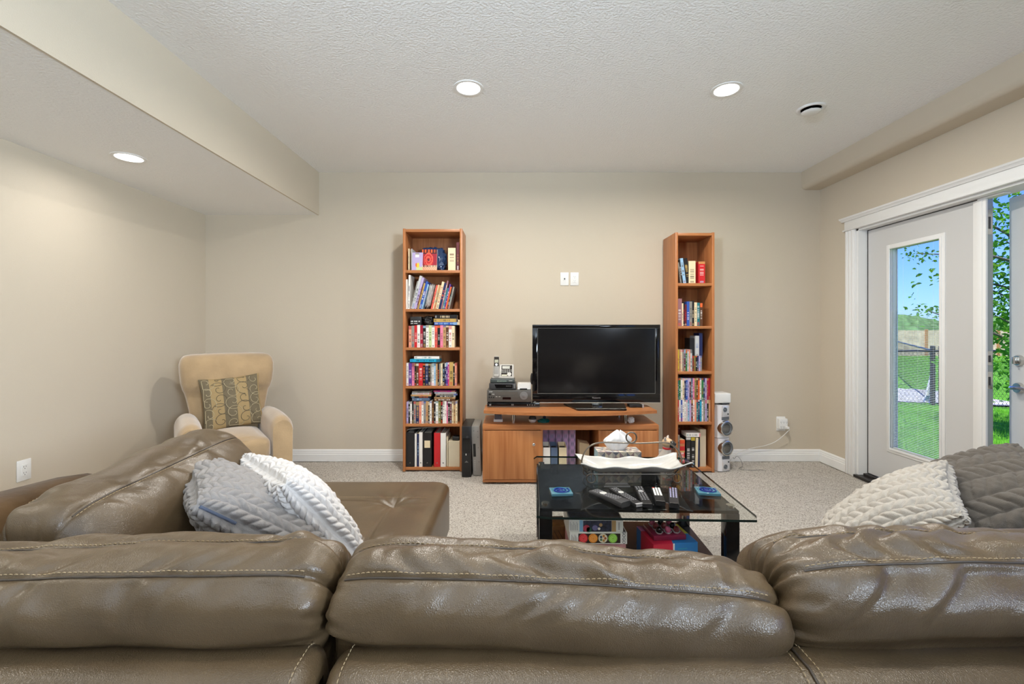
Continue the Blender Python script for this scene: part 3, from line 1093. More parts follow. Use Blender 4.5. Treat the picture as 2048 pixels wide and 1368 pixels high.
def softblock(x0, x1, y0, y1, z0, z1, r, name, m, parent, bulge=0.0, tuft=None, n=96, k=14):
    """upholstered block: one skin of rings from the top centre, over the rounded edge, down to the bottom."""
    cx, cy, a, b = (x0 + x1) / 2, (y0 + y1) / 2, (x1 - x0) / 2, (y1 - y0) / 2
    rings = []
    for f in np.linspace(0.02, 1, k):
        X_, Y_ = rrect(cx, cy, (a - r) * f, (b - r) * f, r * f, n)
        u, v_ = (X_ - cx) / (a - r), (Y_ - cy) / (b - r)
        w_ = np.clip((1 - u ** 2) * (1 - v_ ** 2), 0, 1)
        Z_ = z1 + bulge * w_ ** 0.6
        if tuft:
            Z_ = Z_ + tuft(X_, Y_) * np.clip(w_ * 6, 0, 1)
        rings.append(list(zip(X_, Y_, Z_)))
    for t in np.linspace(0, PI / 2, 6)[1:]:
        X_, Y_ = rrect(cx, cy, a - r + r * math.sin(t), b - r + r * math.sin(t), r, n)
        rings.append(list(zip(X_, Y_, np.full(n, z1 - r + r * math.cos(t)))))
    X_, Y_ = rrect(cx, cy, a, b, r, n)
    rings.append(list(zip(X_, Y_, np.full(n, z0 + 0.012))))
    X_, Y_ = rrect(cx, cy, a - 0.012, b - 0.012, r, n)
    rings.append(list(zip(X_, Y_, np.full(n, z0))))
    vf = loft([[tuple(map(float, p)) for p in q] for q in rings])
    return mk((vf[0], [f[::-1] for f in vf[1]]), name, m, parent, smooth=55)


TUFTS = [(-0.555, 1.66), (-0.555, 2.11), (-0.99, 1.66), (-0.99, 2.11)]


def tuft_fn(X_, Y_):
    D = np.zeros_like(X_)
    for (tx, ty) in TUFTS:
        rr = np.hypot(X_ - tx, Y_ - ty)
        th = np.arctan2(Y_ - ty, X_ - tx)
        D -= 0.022 * np.exp(-(rr / 0.05) ** 2) + 0.006 * np.exp(-(rr / 0.16) ** 2)
        D += 0.003 * np.sin(th * 9 + tx * 5) * np.exp(-((rr - 0.08) / 0.06) ** 2)
    for tx in (-0.555, -0.99):
        D -= 0.005 * np.exp(-((X_ - tx) / 0.007) ** 2)
    for ty in (1.66, 2.11):
        D -= 0.005 * np.exp(-((Y_ - ty) / 0.007) ** 2)
    return D


softblock(-1.20, -0.335, 0.94, 2.45, 0.17, 0.43, 0.045, 'chaise_seat', M_LEATHER, sofa, 0.022, tuft_fn, 420, 110)
ch = bpy.data.objects['chaise_seat']
tm = MB()
for ty in (1.66, 2.11):
    xs = np.linspace(-1.1, -0.40, 60)
    P_ = np.stack([xs, np.full(60, ty + 0.012), 0.456 + 0.0 * xs - 0.018 * np.abs(xs + 0.76) ** 2], -1)
    q = stitches(P_, np.tile([0, 0, 1.0], (60, 1)), step=0.012, length=0.009)
    tm.add((q.v, q.f))
tag(tm.build('stitching', M_THREAD, ch), 'tan stitching', kind='stuff')
softblock(-0.335, 1.50, 0.72, 1.58, 0.17, 0.45, 0.05, 'seat', M_LEATHER, sofa, 0.015)
softblock(1.51, 1.72, 0.72, 1.56, 0.05, 0.60, 0.06, 'arm', M_LEATHER, sofa, 0.01)
mk(rb(-1.18, -0.36, 0.98, 2.42, 0.045, 0.17, 0.01), 'base_panel', M_LEATHER, sofa)
mk(rb(-0.34, 1.50, 0.74, 1.55, 0.045, 0.17, 0.01), 'base_panel', M_LEATHER, sofa)
# suede end panel behind the chaise cushion
rings = []
for k, y in enumerate(np.linspace(0.62, 1.41, 26)):
    f = k / 25
    e = 1.0 if f < 0.93 else math.sqrt(max(0.02, 1 - ((f - 0.93) / 0.07) ** 2))
    zt = 0.868 - 0.062 * f
    a = 0.075 * (0.55 + 0.45 * e)
    rings.append([(-1.30 + a * c, y, z) for c, z in ((-1, 0.05), (-1.05, 0.5), (-1, zt - 0.03 * (2 - e)), (-0.8, zt - 0.008 * (3 - 2 * e) - 0.02 * (1 - e)), (0, zt - 0.03 * (1 - e)), (0.8, zt - 0.008 * (3 - 2 * e) - 0.02 * (1 - e)), (1, zt - 0.03 * (2 - e)), (1.05, 0.5), (1, 0.05))])
tag(mk(loft(rings), 'end_panel', M_SUEDE, sofa, smooth=50), 'brown suede end panel')
for (x, y) in ((-1.12, 1.05), (-1.12, 2.35), (-0.42, 2.35), (-0.42, 1.05), (-0.2, 0.66), (1.45, 0.66), (1.45, 1.48), (0.6, 1.48), (1.6, 1.5)):
    mk(cyl((x, y, 0.0), (x, y, 0.05), 0.022, 0.028, 14), 'leg', M_BLACK, sofa, smooth=40)


# ---------------------------------------------------------------- cable plush throw pillows
def pillow(label, corners, thick, col, seed, group=None, cols=13, amp=0.012, n=230, vdir=True, rough=0.9, lobes=17, name='throw_pillow', zip_edge=False):
    """corners: P1 (start), P2 (corner), P3: u runs P1->P2, v runs P2->P3."""
    P1, P2, P3 = [np.array(c, float) for c in corners]
    C = (P1 + P3) / 2
    u = (P2 - P1)
    Lu = np.linalg.norm(u)
    u /= Lu
    v = (P3 - P2)
    v -= u * v.dot(u)
    Lv = np.linalg.norm(v)
    v /= Lv
    w_ = np.cross(u, v)
    m = mat('plush_' + name + str(seed), col, rough, spec=0.1, sheen=0.15, bump=0.0012, bscale=420)
    th = np.linspace(-1, 1, n)
    TU, TV = np.meshgrid(th, th, indexing='ij')
    U, V = 0.3 * TU + 0.7 * np.sin(TU * PI / 2), 0.3 * TV + 0.7 * np.sin(TV * PI / 2)
    # pinch sides, keep corners
    pu = U * (1 - 0.075 * (1 - V ** 2) * np.abs(U) ** 3)
    pv = V * (1 - 0.075 * (1 - U ** 2) * np.abs(V) ** 3)
    bulge = np.clip((1 - U ** 2) * (1 - V ** 2), 0, 1) ** 0.48
    a, b = (TU, TV) if vdir else (TV, TU)
    x = (a * 0.5 + 0.5) * cols
    ci = np.floor(x)
    fx = x - ci
    up = np.where(ci % 2 == 0, fx, 1 - fx)
    y = (b * 0.5 + 0.5) * lobes + up * 0.95 + 0.05 * vnoise(x * 2, b * 9, seed)
    lob = np.abs(np.sin(PI * y)) ** 0.42
    colb = np.abs(np.sin(PI * fx)) ** 0.42
    hh = amp * (colb * (0.2 + 0.8 * lob)) + 0.002 * vnoise(U * 20, V * 20, seed + 1)
    edge = np.clip(np.minimum(1 - np.abs(TU), 1 - np.abs(TV)) / 0.035, 0, 1)
    hh = hh * edge
    fl_ = 0.004 * vnoise(U * 3, V * 3, seed + 4)
    faces = []
    for sgn in (1, -1):
        Z = sgn * (thick / 2 * bulge + fl_ * edge)
        P = C + pu[..., None] * (u * Lu / 2) + pv[..., None] * (v * Lv / 2) + Z[..., None] * w_
        nn = np.cross(np.gradient(P, axis=0), np.gradient(P, axis=1)) * sgn
        nn /= (np.linalg.norm(nn, axis=-1, keepdims=True) + 1e-12)
        P = P + nn * hh[..., None]
        faces.append(P)
    P = np.concatenate([faces[0], faces[1][::-1]], 0)
    org = Vector((float(C[0]), float(C[1]), float(P[..., 2].min())))
    P = P - np.array(org)
    o = link(name, grid_mesh(P, name, m), None, org)
    tag(o, label, 'pillow', group)
    r = [tuple(faces[0][i, 0] - np.array(org)) for i in range(0, n, 3)] + [tuple(faces[0][n - 1, j] - np.array(org)) for j in range(0, n, 3)]
    if zip_edge:
        e = [tuple(faces[0][n - 1, j] - np.array(org)) for j in range(12, 75, 3)]
        mk(tube(e, 0.004, 6), 'zipper', mat('blue_zip', (0.09, 0.11, 0.16), 0.6), o, smooth=60)
    return o


def ax3(px, py, d):
    p = at(px, py, d)
    return (p.x, p.y, p.z)


pillow('grey plush cable pillow with a zip corner, tucked against the chaise back cushion', [(-0.972, 1.33, 0.845), (-0.674, 0.97, 0.846), (-0.52, 1.28, 0.575)], 0.17, (0.27, 0.25, 0.235), 3, zip_edge=True, cols=13, lobes=17)
pillow('white plush cable pillow leaning over the grey one on the chaise', [(-0.90, 1.49, 0.832), (-0.610, 1.20, 0.838), (-0.42, 1.33, 0.54)], 0.16, (0.60, 0.57, 0.545), 5, cols=13, lobes=18)
pillow('cream white plush cable pillow on the sofa end near the patio door', [(1.265, 1.30, 0.845), (1.00, 0.985, 0.815), (0.84, 1.25, 0.55)], 0.15, (0.44, 0.405, 0.36), 8, cols=13, lobes=19)
pillow('dark taupe plush pillow with thick ribs, behind the cream white pillow', [(1.62, 1.42, 0.86), (1.46, 0.98, 0.80), (1.10, 1.22, 0.58)], 0.20, (0.115, 0.10, 0.085), 11, cols=9, amp=0.014, lobes=19)

# ---------------------------------------------------------------- tan armchair in the corner
M_TAN = mat('tan_microfibre', (0.42, 0.295, 0.165), 0.95, spec=0.1, sheen=0.7, var=0.16, vscale=5, bump=0.0012, bscale=90)
ac = thing('armchair', 'tan microfibre armchair with rounded arms in the corner of the room', 'armchair', (-2.19, 3.53, 0), math.radians(38))
# back: wide pillow top narrowing to the arms, slightly raked
rings = []
for (z, a, b, yc) in ((0.10, 0.25, 0.08, 0.275), (0.30, 0.255, 0.085, 0.28), (0.48, 0.258, 0.088, 0.295), (0.60, 0.27, 0.09, 0.305), (0.70, 0.29, 0.09, 0.315), (0.74, 0.30, 0.092, 0.317), (0.765, 0.312, 0.110, 0.308),
                      (0.82, 0.325, 0.124, 0.305), (0.90, 0.333, 0.128, 0.312), (0.96, 0.334, 0.124, 0.32), (0.995, 0.328, 0.112, 0.328), (1.015, 0.318, 0.096, 0.333), (1.03, 0.300, 0.074, 0.336), (1.038, 0.26, 0.040, 0.338)):
    ring = sring(0, yc, z, a, b, 44, 4.5)
    rings.append([(x, y, zz + 0.014 * (1 - (x / 0.38) ** 2) * max(0, (z - 0.8) / 0.25)) for x, y, zz in ring])
mk(loft(rings), 'backrest', M_TAN, ac, smooth=60)
for sx in (-1, 1):
    rings = []
    for k, y in enumerate(np.linspace(-0.37, 0.26, 22)):
        e = min(1.0, 0.86 + 0.14 * math.sin(min(1, k / 2.2) * PI / 2))
        zt = 0.585 + 0.015 * math.sin(k / 21 * PI) - 0.02 * (1 - e) * 4
        ring = []
        for j in range(28):
            t = 2 * PI * j / 28
            c_, s_ = math.cos(t), math.sin(t)
            if s_ >= 0:
                ring.append((sx * 0.285 + 0.080 * e * c_, y, zt - 0.10 + 0.10 * e * s_))
            else:
                ring.append((sx * 0.285 + 0.076 * e * math.copysign(abs(c_) ** 0.25, c_), y, zt - 0.10 + (zt - 0.16) * math.copysign(abs(s_) ** 0.25, s_)))
        rings.append(ring)
    mk(loft(rings), 'arm', M_TAN, ac, smooth=50)
softblock(-0.205, 0.205, -0.39, 0.20, 0.30, 0.445, 0.05, 'seat_cushion', M_TAN, ac, 0.035)
softblock(-0.205, 0.205, -0.355, 0.17, 0.06, 0.295, 0.02, 'front_panel', M_TAN, ac)
for (x, y) in ((-0.29, -0.31), (0.29, -0.31), (-0.29, 0.21), (0.29, 0.21)):
    mk(rb(x - 0.025, x + 0.025, y - 0.025, y + 0.025, 0.0, 0.07, 0.005), 'leg', mat('dark_wood_leg', (0.05, 0.028, 0.015), 0.4), ac)


# scroll patterned cushion on the armchair: striped fabric panels with raised scrolls
def scroll_pillow():
    m_a = mat('olive_grey_fabric', (0.165, 0.135, 0.085), 0.8, spec=0.15, bump=0.0008, bscale=300)
    m_b = mat('gold_fabric', (0.36, 0.26, 0.125), 0.7, spec=0.2, bump=0.0008, bscale=300)
    m_s = mat('pale_scroll_thread', (0.44, 0.37, 0.23), 0.7)
    m_t = mat('dark_scroll_thread', (0.12, 0.095, 0.055), 0.7)
    t = thing('scroll_cushion', 'square cushion with olive and gold stripes and scroll embroidery on the armchair', 'cushion', (0, 0, 0))
    n, A, T = 60, 0.212, 0.12

    def pt(u, v, sg=1):
        pu = u * (1 - 0.07 * (1 - v * v) * abs(u) ** 3)
        pv = v * (1 - 0.07 * (1 - u * u) * abs(v) ** 3)
        return (pu * A, -sg * (T / 2 * max(0.0, (1 - u * u) * (1 - v * v)) ** 0.45), pv * A + A)
    U = np.linspace(-1, 1, n)
    mb = MB()
    for sg in (1, -1):
        vs = [pt(u, v, sg) for u in U for v in U]
        fs = [[], []]
        for i in range(n - 1):
            f = (U[i] + 1) / 2
            band = int(f * 5.0 + 0.25) % 2
            for j in range(n - 1):
                q = (i * n + j, (i + 1) * n + j, (i + 1) * n + j + 1, i * n + j + 1)
                fs[band].append(q if sg == 1 else q[::-1])
        o = len(mb.v)
        mb.v.extend(vs)
        for b_ in (0, 1):
            for q in fs[b_]:
                mb.f.append(tuple(k + o for k in q))
                mb.m.append(b_)
                mb.c.append(None)
    mb.build('cover', [m_a, m_b], t, smooth=60)
    sc = [MB(), MB()]
    r2 = random.Random(4)
    for i in range(5):
        for j in range(5):
            u0, v0 = -0.80 + 0.4 * i, -0.80 + 0.40 * j + 0.14 * (i % 2)
            s, a0 = r2.choice((-1, 1)), r2.uniform(0, 2 * PI)
            pts = []
            for k in range(30):
                q = k / 29
                rr = 0.27 * q ** 0.9 + 0.025
                a = a0 + s * q * 7.5
                u, v = u0 + rr * math.cos(a), v0 + rr * math.sin(a)
                if abs(u) < 0.95 and abs(v) < 0.95:
                    p = pt(u, v)
                    pts.append((p[0], p[1] - 0.001, p[2]))
            if len(pts) > 6:
                band = int((u0 + 1) / 2 * 5.0 + 0.25) % 2
                sc[band].add(tube(pts, 0.0022, 5))
    tag(sc[0].build('scroll', m_s, t, smooth=60), kind='stuff')
    tag(sc[1].build('scroll', m_t, t, smooth=60), kind='stuff')
    return t


sp = scroll_pillow()
M_ = Matrix.Translation((-2.19, 3.53, 0)) @ Matrix.Rotation(math.radians(38), 4, 'Z') @ Matrix.Translation((0.025, 0.085, 0.455)) @ Matrix.Rotation(math.radians(-13), 4, 'X') @ Matrix.Rotation(math.radians(-4), 4, 'Y')
sp.matrix_world = M_
sp.location, sp.rotation_euler = M_.to_translation(), M_.to_euler()
# ---------------------------------------------------------------- bookcases and what is on them
PAL = {'white': (232, 228, 222), 'cream': (226, 208, 172), 'grey': (142, 138, 130), 'silver': (190, 192, 194), 'black': (26, 24, 26), 'red': (196, 34, 40), 'crimson': (158, 28, 52),
       'maroon': (96, 26, 34), 'orange': (226, 100, 44), 'coral': (222, 96, 80), 'salmon': (224, 150, 122), 'yellow': (222, 196, 60), 'gold': (190, 158, 92), 'olive': (120, 112, 54), 'green': (44, 118, 62),
       'pale green': (190, 204, 150), 'teal': (34, 112, 120), 'turquoise': (30, 160, 196), 'light blue': (150, 190, 220), 'blue': (46, 84, 168), 'navy': (28, 38, 84), 'purple': (92, 56, 136),
       'magenta': (178, 44, 128), 'pink': (226, 128, 158), 'lilac': (178, 164, 206), 'mauve': (150, 104, 110), 'brown': (92, 58, 36), 'tan': (186, 146, 100), 'slate blue': (86, 104, 132), 'beige': (206, 192, 166)}
LIN = {k: srgb(*v) for k, v in PAL.items()}
ACC = {'dark': ['white', 'cream', 'red', 'gold', 'light blue', 'orange', 'silver'], 'light': ['red', 'blue', 'black', 'crimson', 'teal', 'brown', 'pink', 'navy']}
ORD = 'first second third fourth fifth sixth seventh eighth ninth tenth eleventh twelfth thirteenth fourteenth fifteenth sixteenth seventeenth eighteenth nineteenth twentieth twenty-first twenty-second twenty-third twenty-fourth twenty-fifth twenty-sixth'.split()


def lum(c):
    return 0.2126 * c[0] + 0.7152 * c[1] + 0.0722 * c[2]


def spine_mesh(w, d, h, col, seed, style, acc=None):
    """book or case: origin at the bottom middle of the spine, spine faces -Y. Print is flat colour on the cover."""
    r = random.Random(seed)
    base = LIN[col]
    dark = lum(base) < 0.22
    a1 = LIN[acc or r.choice(ACC['dark' if dark else 'light'])]
    a2 = LIN[r.choice(ACC['dark' if dark else 'light'])]
    ink = r.choice([a1, LIN['white'] if dark else LIN['black']])
    m = MB()
    nc, nr = 3, 36
    mixc = lambda a, b, t: tuple(a[k] * (1 - t) + b[k] * t for k in range(3)) + (1,)
    top, bot = r.choice((0, 0, 3, 4, 6)), r.choice((1, 3, 4, 6))
    t0 = r.randint(7, 12)
    t1 = r.randint(20, 30)
    gap = r.randint(t0, t1)
    xs = [-w / 2 + w * k for k in (0, 0.22, 0.78, 1.0)]
    for j in range(nr):
        for i in range(nc):
            c = base
            if style != 'plain':
                if j >= nr - top:
                    c = mixc(base, a1, 0.65) if style != 'book' else base
                elif j < bot:
                    c = mixc(base, a2, 0.5) if (i == 1 and j != 0) else base
                elif t0 <= j <= t1 and i == 1 and j != gap and r.random() < 0.72:
                    c = mixc(base, ink, r.choice((0.25, 0.45, 0.7)))
                elif style == 'banded' and j in (4, 5, 12, 13, 20, 21, 28, 30):
                    c = LIN['gold']
            m.add(([(xs[i], 0, h * j / nr), (xs[i + 1], 0, h * j / nr), (xs[i + 1], 0, h * (j + 1) / nr), (xs[i], 0, h * (j + 1) / nr)], [(0, 1, 2, 3)]), 0, None, c)
    x0, x1 = -w / 2, w / 2
    pg = LIN['cream'] if style in ('book', 'banded') else base
    V = [(x0, 0, 0), (x1, 0, 0), (x1, d, 0), (x0, d, 0), (x0, 0, h), (x1, 0, h), (x1, d, h), (x0, d, h)]
    m.add((V, [(1, 2, 6, 5), (3, 0, 4, 7), (2, 3, 7, 6), (0, 3, 2, 1)]), 0, None, base)
    m.add((V, [(4, 5, 6, 7)]), 0, None, pg)
    bm = bmesh.new()
    me = m.mesh('book', PRINT)
    bm.from_mesh(me)
    bmesh.ops.remove_doubles(bm, verts=list(bm.verts), dist=1e-6)
    bm.to_mesh(me)
    bm.free()
    return me


SEED = [100]


def book(name, label, cat, group, loc, w, d, h, col, style='dvd', lean=0.0, flat=False, rz=0.0, acc=None):
    SEED[0] += 1
    me = spine_mesh(w, d, h, col, SEED[0], style, acc)
    o = link(name, me, None, loc)
    if flat:
        o.rotation_euler = (0, PI / 2, rz)
    else:
        o.rotation_euler = (0, math.radians(lean), rz)
        o.location.z += abs(math.sin(math.radians(lean))) * w / 2
    return tag(o, label, cat, group)


KW = {'dvd_case': 'disc case', 'video_cassette': 'video cassette', 'book': 'book', 'binder': 'binder'}
KC = {'dvd_case': 'disc case', 'video_cassette': 'video cassette', 'book': 'book', 'binder': 'binder'}


def row(name, items, x0, yf, z, where, side, style, lean=0.0, k0=0, depth=0.14, jit=0.006):
    """items: (colour, width, height); placed from x0 to the right; returns x of the far end."""
    x = x0
    c = math.cos(math.radians(lean))
    for k, it in enumerate(items):
        col, w_, h_ = it[:3]
        lb = it[3] if len(it) > 3 else col
        step = w_ / c
        book(name, '%s %s, %s from %s side, %s' % (lb, KW[name], ORD[k + k0], side, where), KC[name], '%ss on the %s' % (KW[name], where.replace('on ', '')),
             (x + step / 2, yf + rnd.uniform(0, jit), z), w_ - 0.0006, depth, h_, col, style, lean)
        x += step
    return x


def bookcase(label, x0, x1, y0, y1, ztop, shelves, th=0.022):
    t = thing('bookcase', label, 'bookcase', ((x0 + x1) / 2, y0, 0))
    hw, d = (x1 - x0) / 2, y1 - y0
    for s_ in (-1, 1):
        mk(rb(min(s_ * hw, s_ * (hw - th)), max(s_ * hw, s_ * (hw - th)), 0, d, 0, ztop, 0.0015), 'side_panel', M_WOODV, t, smooth=30)
    for z in shelves:
        mk(rb(-hw + th, hw - th, 0.004, d - 0.008, z - 0.024, z, 0.001), 'shelf', M_WOODH, t, smooth=30)
    mk(rb(-hw + th, hw - th, 0.003, d - 0.008, ztop - 0.028, ztop - 0.004, 0.001), 'top_panel', M_WOODH, t, smooth=30)
    mk(bounds(-hw + th, hw - th, d - 0.008, d - 0.002, 0.01, ztop - 0.005), 'back_panel', M_WOODV, t)
    return t


WX0, WX1, WY = -0.960, -0.437, 3.956
NX0, NX1, NY = 1.428, 1.769, 3.93
WS = [0.035, 0.418, 0.752, 1.090, 1.429, 1.771]
NS = [0.033, 0.440, 0.8815, 1.279, 1.654]
bookcase('tall wide open bookcase of cherry veneer, packed with video cassettes and binders', WX0, WX1, WY, 4.255, 2.136, WS)
bookcase('tall narrow open bookcase of cherry veneer behind the silver speakers and television', NX0, NX1, NY, 4.25, 2.097, NS)
wx0 = WX0 + 0.0235
nx0 = NX0 + 0.0235
P_ = 0.0044                                        # metres per photograph pixel at the shelves

# wide bookcase, top shelf
z = WS[5]
book('book', 'thin cream book at the armchair end of top shelf, wide bookcase', 'book', None, (-0.915, 3.99, z), 0.010, 0.16, 0.195, 'cream', 'book')
book('book', 'pale grey booklet standing behind the lilac magazine, wide bookcase', 'book', None, (-0.888, 3.985, z), 0.007, 0.15, 0.192, 'silver', 'plain')


def cover(name, label, cat, w_, h_, t_, painter, loc, rx=-8, rz=0.0, sides=(0.8, 0.78, 0.72, 1)):
    """flat printed article facing the room; painter(u, v) gives a colour."""
    m = MB()
    nx, nz = 22, 26
    for i in range(nx):
        for j in range(nz):
            u0, u1, v0, v1 = i / nx, (i + 1) / nx, j / nz, (j + 1) / nz
            m.add(([((u0 - .5) * w_, 0, v0 * h_), ((u1 - .5) * w_, 0, v0 * h_), ((u1 - .5) * w_, 0, v1 * h_), ((u0 - .5) * w_, 0, v1 * h_)], [(0, 1, 2, 3)]), 0, None, painter((u0 + u1) / 2, (v0 + v1) / 2))
    V, Fc = bounds(-w_ / 2, w_ / 2, 0.0002, t_, 0, h_)
    m.add((V, Fc), 0, None, sides)
    o = m.build(name, PRINT, None, loc)
    o.rotation_euler = (math.radians(rx), 0, rz)
    return tag(o, label, cat)


def p_lilac(u, v):
    if 0.25 < u < 0.65 and 0.72 < v < 0.95:
        return LIN['white'] if (int(v * 60) % 2) else LIN['grey']
    if (u - 0.4) ** 2 * 2 + (v - 0.30) ** 2 < 0.012:
        return LIN['orange']
    if (u - 0.55) ** 2 + (v - 0.28) ** 2 < 0.02:
        return LIN['yellow']
    return LIN['lilac'] if v > 0.2 or u < 0.4 else LIN['pale green']


def p_flower(u, v):
    a = math.atan2(v - 0.52, u - 0.45)
    r_ = math.hypot(u - 0.45, v - 0.52)
    if v < 0.18:
        return LIN['salmon'] if (int(u * 22) + int(v * 26)) % 3 else LIN['cream']
    if v < 0.27:
        return LIN['cream'] if (u * 9) % 1 > 0.5 else LIN['maroon']
    if v > 0.86:
        return LIN['maroon'] if (u * 5) % 1 > 0.4 else LIN['orange']
    if r_ < 0.33:
        q = (r_ * 7 - a / (2 * PI)) % 1
        return LIN['maroon'] if r_ < 0.07 else (LIN['red'] if q < 0.5 else LIN['coral'])
    return LIN['crimson'] if v < 0.8 else LIN['black']


cover('magazine', 'lilac magazine with a white label square, facing out on the top shelf', 'magazine', 0.092, 0.165, 0.004, p_lilac, (-0.838, 3.975, z), -10)
cover('book', 'red book with a swirling flower cover facing out beside the blue bag', 'book', 0.135, 0.200, 0.02, p_flower, (-0.742, 4.03, z), -7)


def crumple(name, label, cat, size, loc, m, seed, rz=0.0, lean=0.0, rough=0.20):
    V, Fc = ellipsoid((0, 0, 0), (1, 1, 1), 40, 28)
    A = np.array(V)
    A = np.sign(A) * np.abs(A) ** 0.62
    n_ = 1 - rough * np.abs(vnoise(A[:, 0] * 3.1 + A[:, 1] * 2 + seed, A[:, 2] * 3.1 + seed, seed)) - rough * 0.7 * np.abs(vnoise(A[:, 0] * 7 + A[:, 2] * 3, A[:, 2] * 6 - A[:, 0] * 4, seed + 1))
    A = A * n_[:, None] * np.array(size) / 2
    A[:, 2] -= A[:, 2].min()
    o = mk(([tuple(map(float, v)) for v in A], Fc), name, m, None, loc, smooth=24)
    o.rotation_euler = (0, math.radians(lean), rz)
    return tag(o, label, cat)


M_BLUEBAG = mat('blue_plastic_film', (0.012, 0.04, 0.12), 0.18, spec=0.8)
M_BLACKBAG = mat('black_plastic_film', (0.008, 0.008, 0.009), 0.2, spec=0.8)
M_CLEARBAG = mat('clear_plastic_film', (0.42, 0.40, 0.38), 0.16, spec=0.9)
crumple('plastic_bag', 'dark blue crumpled plastic bag behind the red flower book', 'bag', (0.275, 0.11, 0.245), (-0.722, 4.13, z), M_BLUEBAG, 5)
book('book', 'thick cream book with a brown cottage picture on its spine', 'book', None, (-0.533, 3.985, z), 0.066, 0.13, 0.200, 'cream', 'dvd', acc='brown')
book('book', 'slim tall maroon book at the telephone end of the top shelf', 'book', None, (-0.480, 3.985, z), 0.024, 0.16, 0.250, 'maroon', 'book', acc='gold')

# second shelf: leaning books
z = WS[4]
wh = 'second shelf of wide bookcase'
book('book', 'white booklet standing upright at the armchair end of the second shelf', 'book', None, (wx0 + 0.0075, 3.972, z), 0.013, 0.2, 0.262, 'white', 'plain')
book('book', 'white magazine holder beside the white booklet, second shelf of wide bookcase', 'book', None, (wx0 + 0.0245, 3.972, z), 0.016, 0.2, 0.30, 'white', 'book', acc='navy', lean=1.5)
xx = row('book', [('grey', .012, .255), ('silver', .022, .300, 'silver'), ('lilac', .020, .285, 'thick lilac'), ('maroon', .009, .20), ('gold', .014, .235), ('blue', .020, .250, 'bright blue'), ('light blue', .010, .225)],
         wx0 + 0.034, 3.972, z, wh, 'armchair', 'book', 14.5, 2, 0.18)
crumple('plastic_bag', 'clear crumpled plastic bag wrapped round leaning books on the second shelf', 'bag', (0.062, 0.14, 0.255), (xx + 0.030, 4.06, z), M_CLEARBAG, 9, lean=13.0)
row('book', [('coral', .015, .215), ('cream', .010, .22), ('tan', .019, .215, 'speckled tan'), ('cream', .022, .245, 'wide cream'), ('navy', .020, .235), ('mauve', .012, .255), ('teal', .015, .19), ('purple', .012, .225), ('orange', .013, .20), ('black', .010, .195), ('grey', .014, .20, 'small grey')],
    xx + 0.074, 3.972, z, wh, 'armchair', 'book', 13.0, 9, 0.16)

# third shelf: video cassettes
z = WS[3]
xx = row('video_cassette', [('salmon', .025, .190), ('grey', .026, .192), ('red', .025, .196), ('white', .026, .198, 'white-topped'), ('crimson', .026, .195), ('black', .025, .192), ('white', .026, .197), ('pale green', .026, .196), ('white', .026, .194, 'plain white'),
                            ('coral', .024, .192), ('black', .025, .194), ('pink', .025, .196), ('tan', .026, .195), ('brown', .024, .193), ('white', .027, .192), ('cream', .026, .190)], wx0 + 0.022, 3.975, z, 'third shelf of wide bookcase', 'armchair', 'dvd', 0, 0, 0.105)
mk_ = mk(rb(-0.05, 0.05, 0, 0.14, 0, 0.074, 0.004), 'storage_box', M_BLACK, None, (-0.855, 3.992, z + 0.199), smooth=30)
tag(mk_, 'black box with white lettering lying on the salmon and red cassettes', 'box')
lt = MB()
for (zz, hh, n_) in ((0.026, 0.011, 11), (0.010, 0.006, 9)):
    for i in range(n_):
        if i % 5 != 3:
            lt.add(bounds(-0.042 + i * 0.0075, -0.042 + i * 0.0075 + 0.005, -0.0006, 0.001, zz, zz + hh))
tag(lt.build('lettering', M_WHITE, mk_), kind='stuff')
crumple('plastic_bag', 'black crumpled plastic bag lying over the cassettes, third shelf', 'bag', (0.105, 0.11, 0.085), (-0.748, 4.045, z + 0.200), M_BLACKBAG, 13)
zz = z + 0.199
for (col, hh, ln, dx, sty, lb) in (('blue', .024, .205, 0.0, 'dvd', 'blue book lying at the bottom of the flat pile over the cassettes'), ('gold', .030, .215, -0.004, 'dvd', 'gold and grey book in the middle of the flat pile over the cassettes'),
                               ('black', .034, .20, 0.004, 'book', 'black book on top of the flat pile over the cassettes')):
    book('book', lb, 'book', 'books lying flat over the cassettes', (-0.690 + dx, 3.99, zz + hh / 2), hh, 0.13, ln, col, sty, flat=True)
    zz += hh + 0.001
book('book', 'small cream book standing on the last cassettes of the third shelf', 'book', None, (-0.474, 3.990, z + 0.199), 0.023, 0.10, 0.046, 'cream', 'plain')

# fourth shelf: discs
z = WS[2]
row('dvd_case', [('white', .020, .200), ('purple', .030, .198), ('pink', .022, .200), ('black', .016, .196), ('brown', .022, .196), ('red', .036, .198, 'wide red'), ('black', .022, .195), ('navy', .026, .195), ('black', .018, .194, 'matt black'), ('grey', .013, .194),
                 ('white', .020, .196), ('light blue', .016, .192), ('tan', .016, .194), ('black', .014, .192), ('grey', .014, .194, 'dark grey'), ('cream', .016, .196), ('black', .018, .192), ('navy', .013, .20), ('purple', .014, .204, 'bright purple'), ('magenta', .014, .204),
                 ('gold', .034, .205, 'wide gold'), ('black', .014, .195), ('salmon', .018, .198)], wx0 + 0.002, 3.975, z, 'fourth shelf of wide bookcase', 'armchair', 'dvd', 0, 0, 0.135)
book('book', 'turquoise book lying flat across the disc cases, fourth shelf', 'book', None, (-0.905, 3.99, z + 0.2065 + 0.014), 0.026, 0.13, 0.262, 'turquoise', 'dvd', flat=True, acc='black')
book('book', 'white book lying flat on top of the turquoise book', 'book', None, (-0.868, 3.995, z + 0.235 + 0.012), 0.023, 0.12, 0.222, 'white', 'book', flat=True)

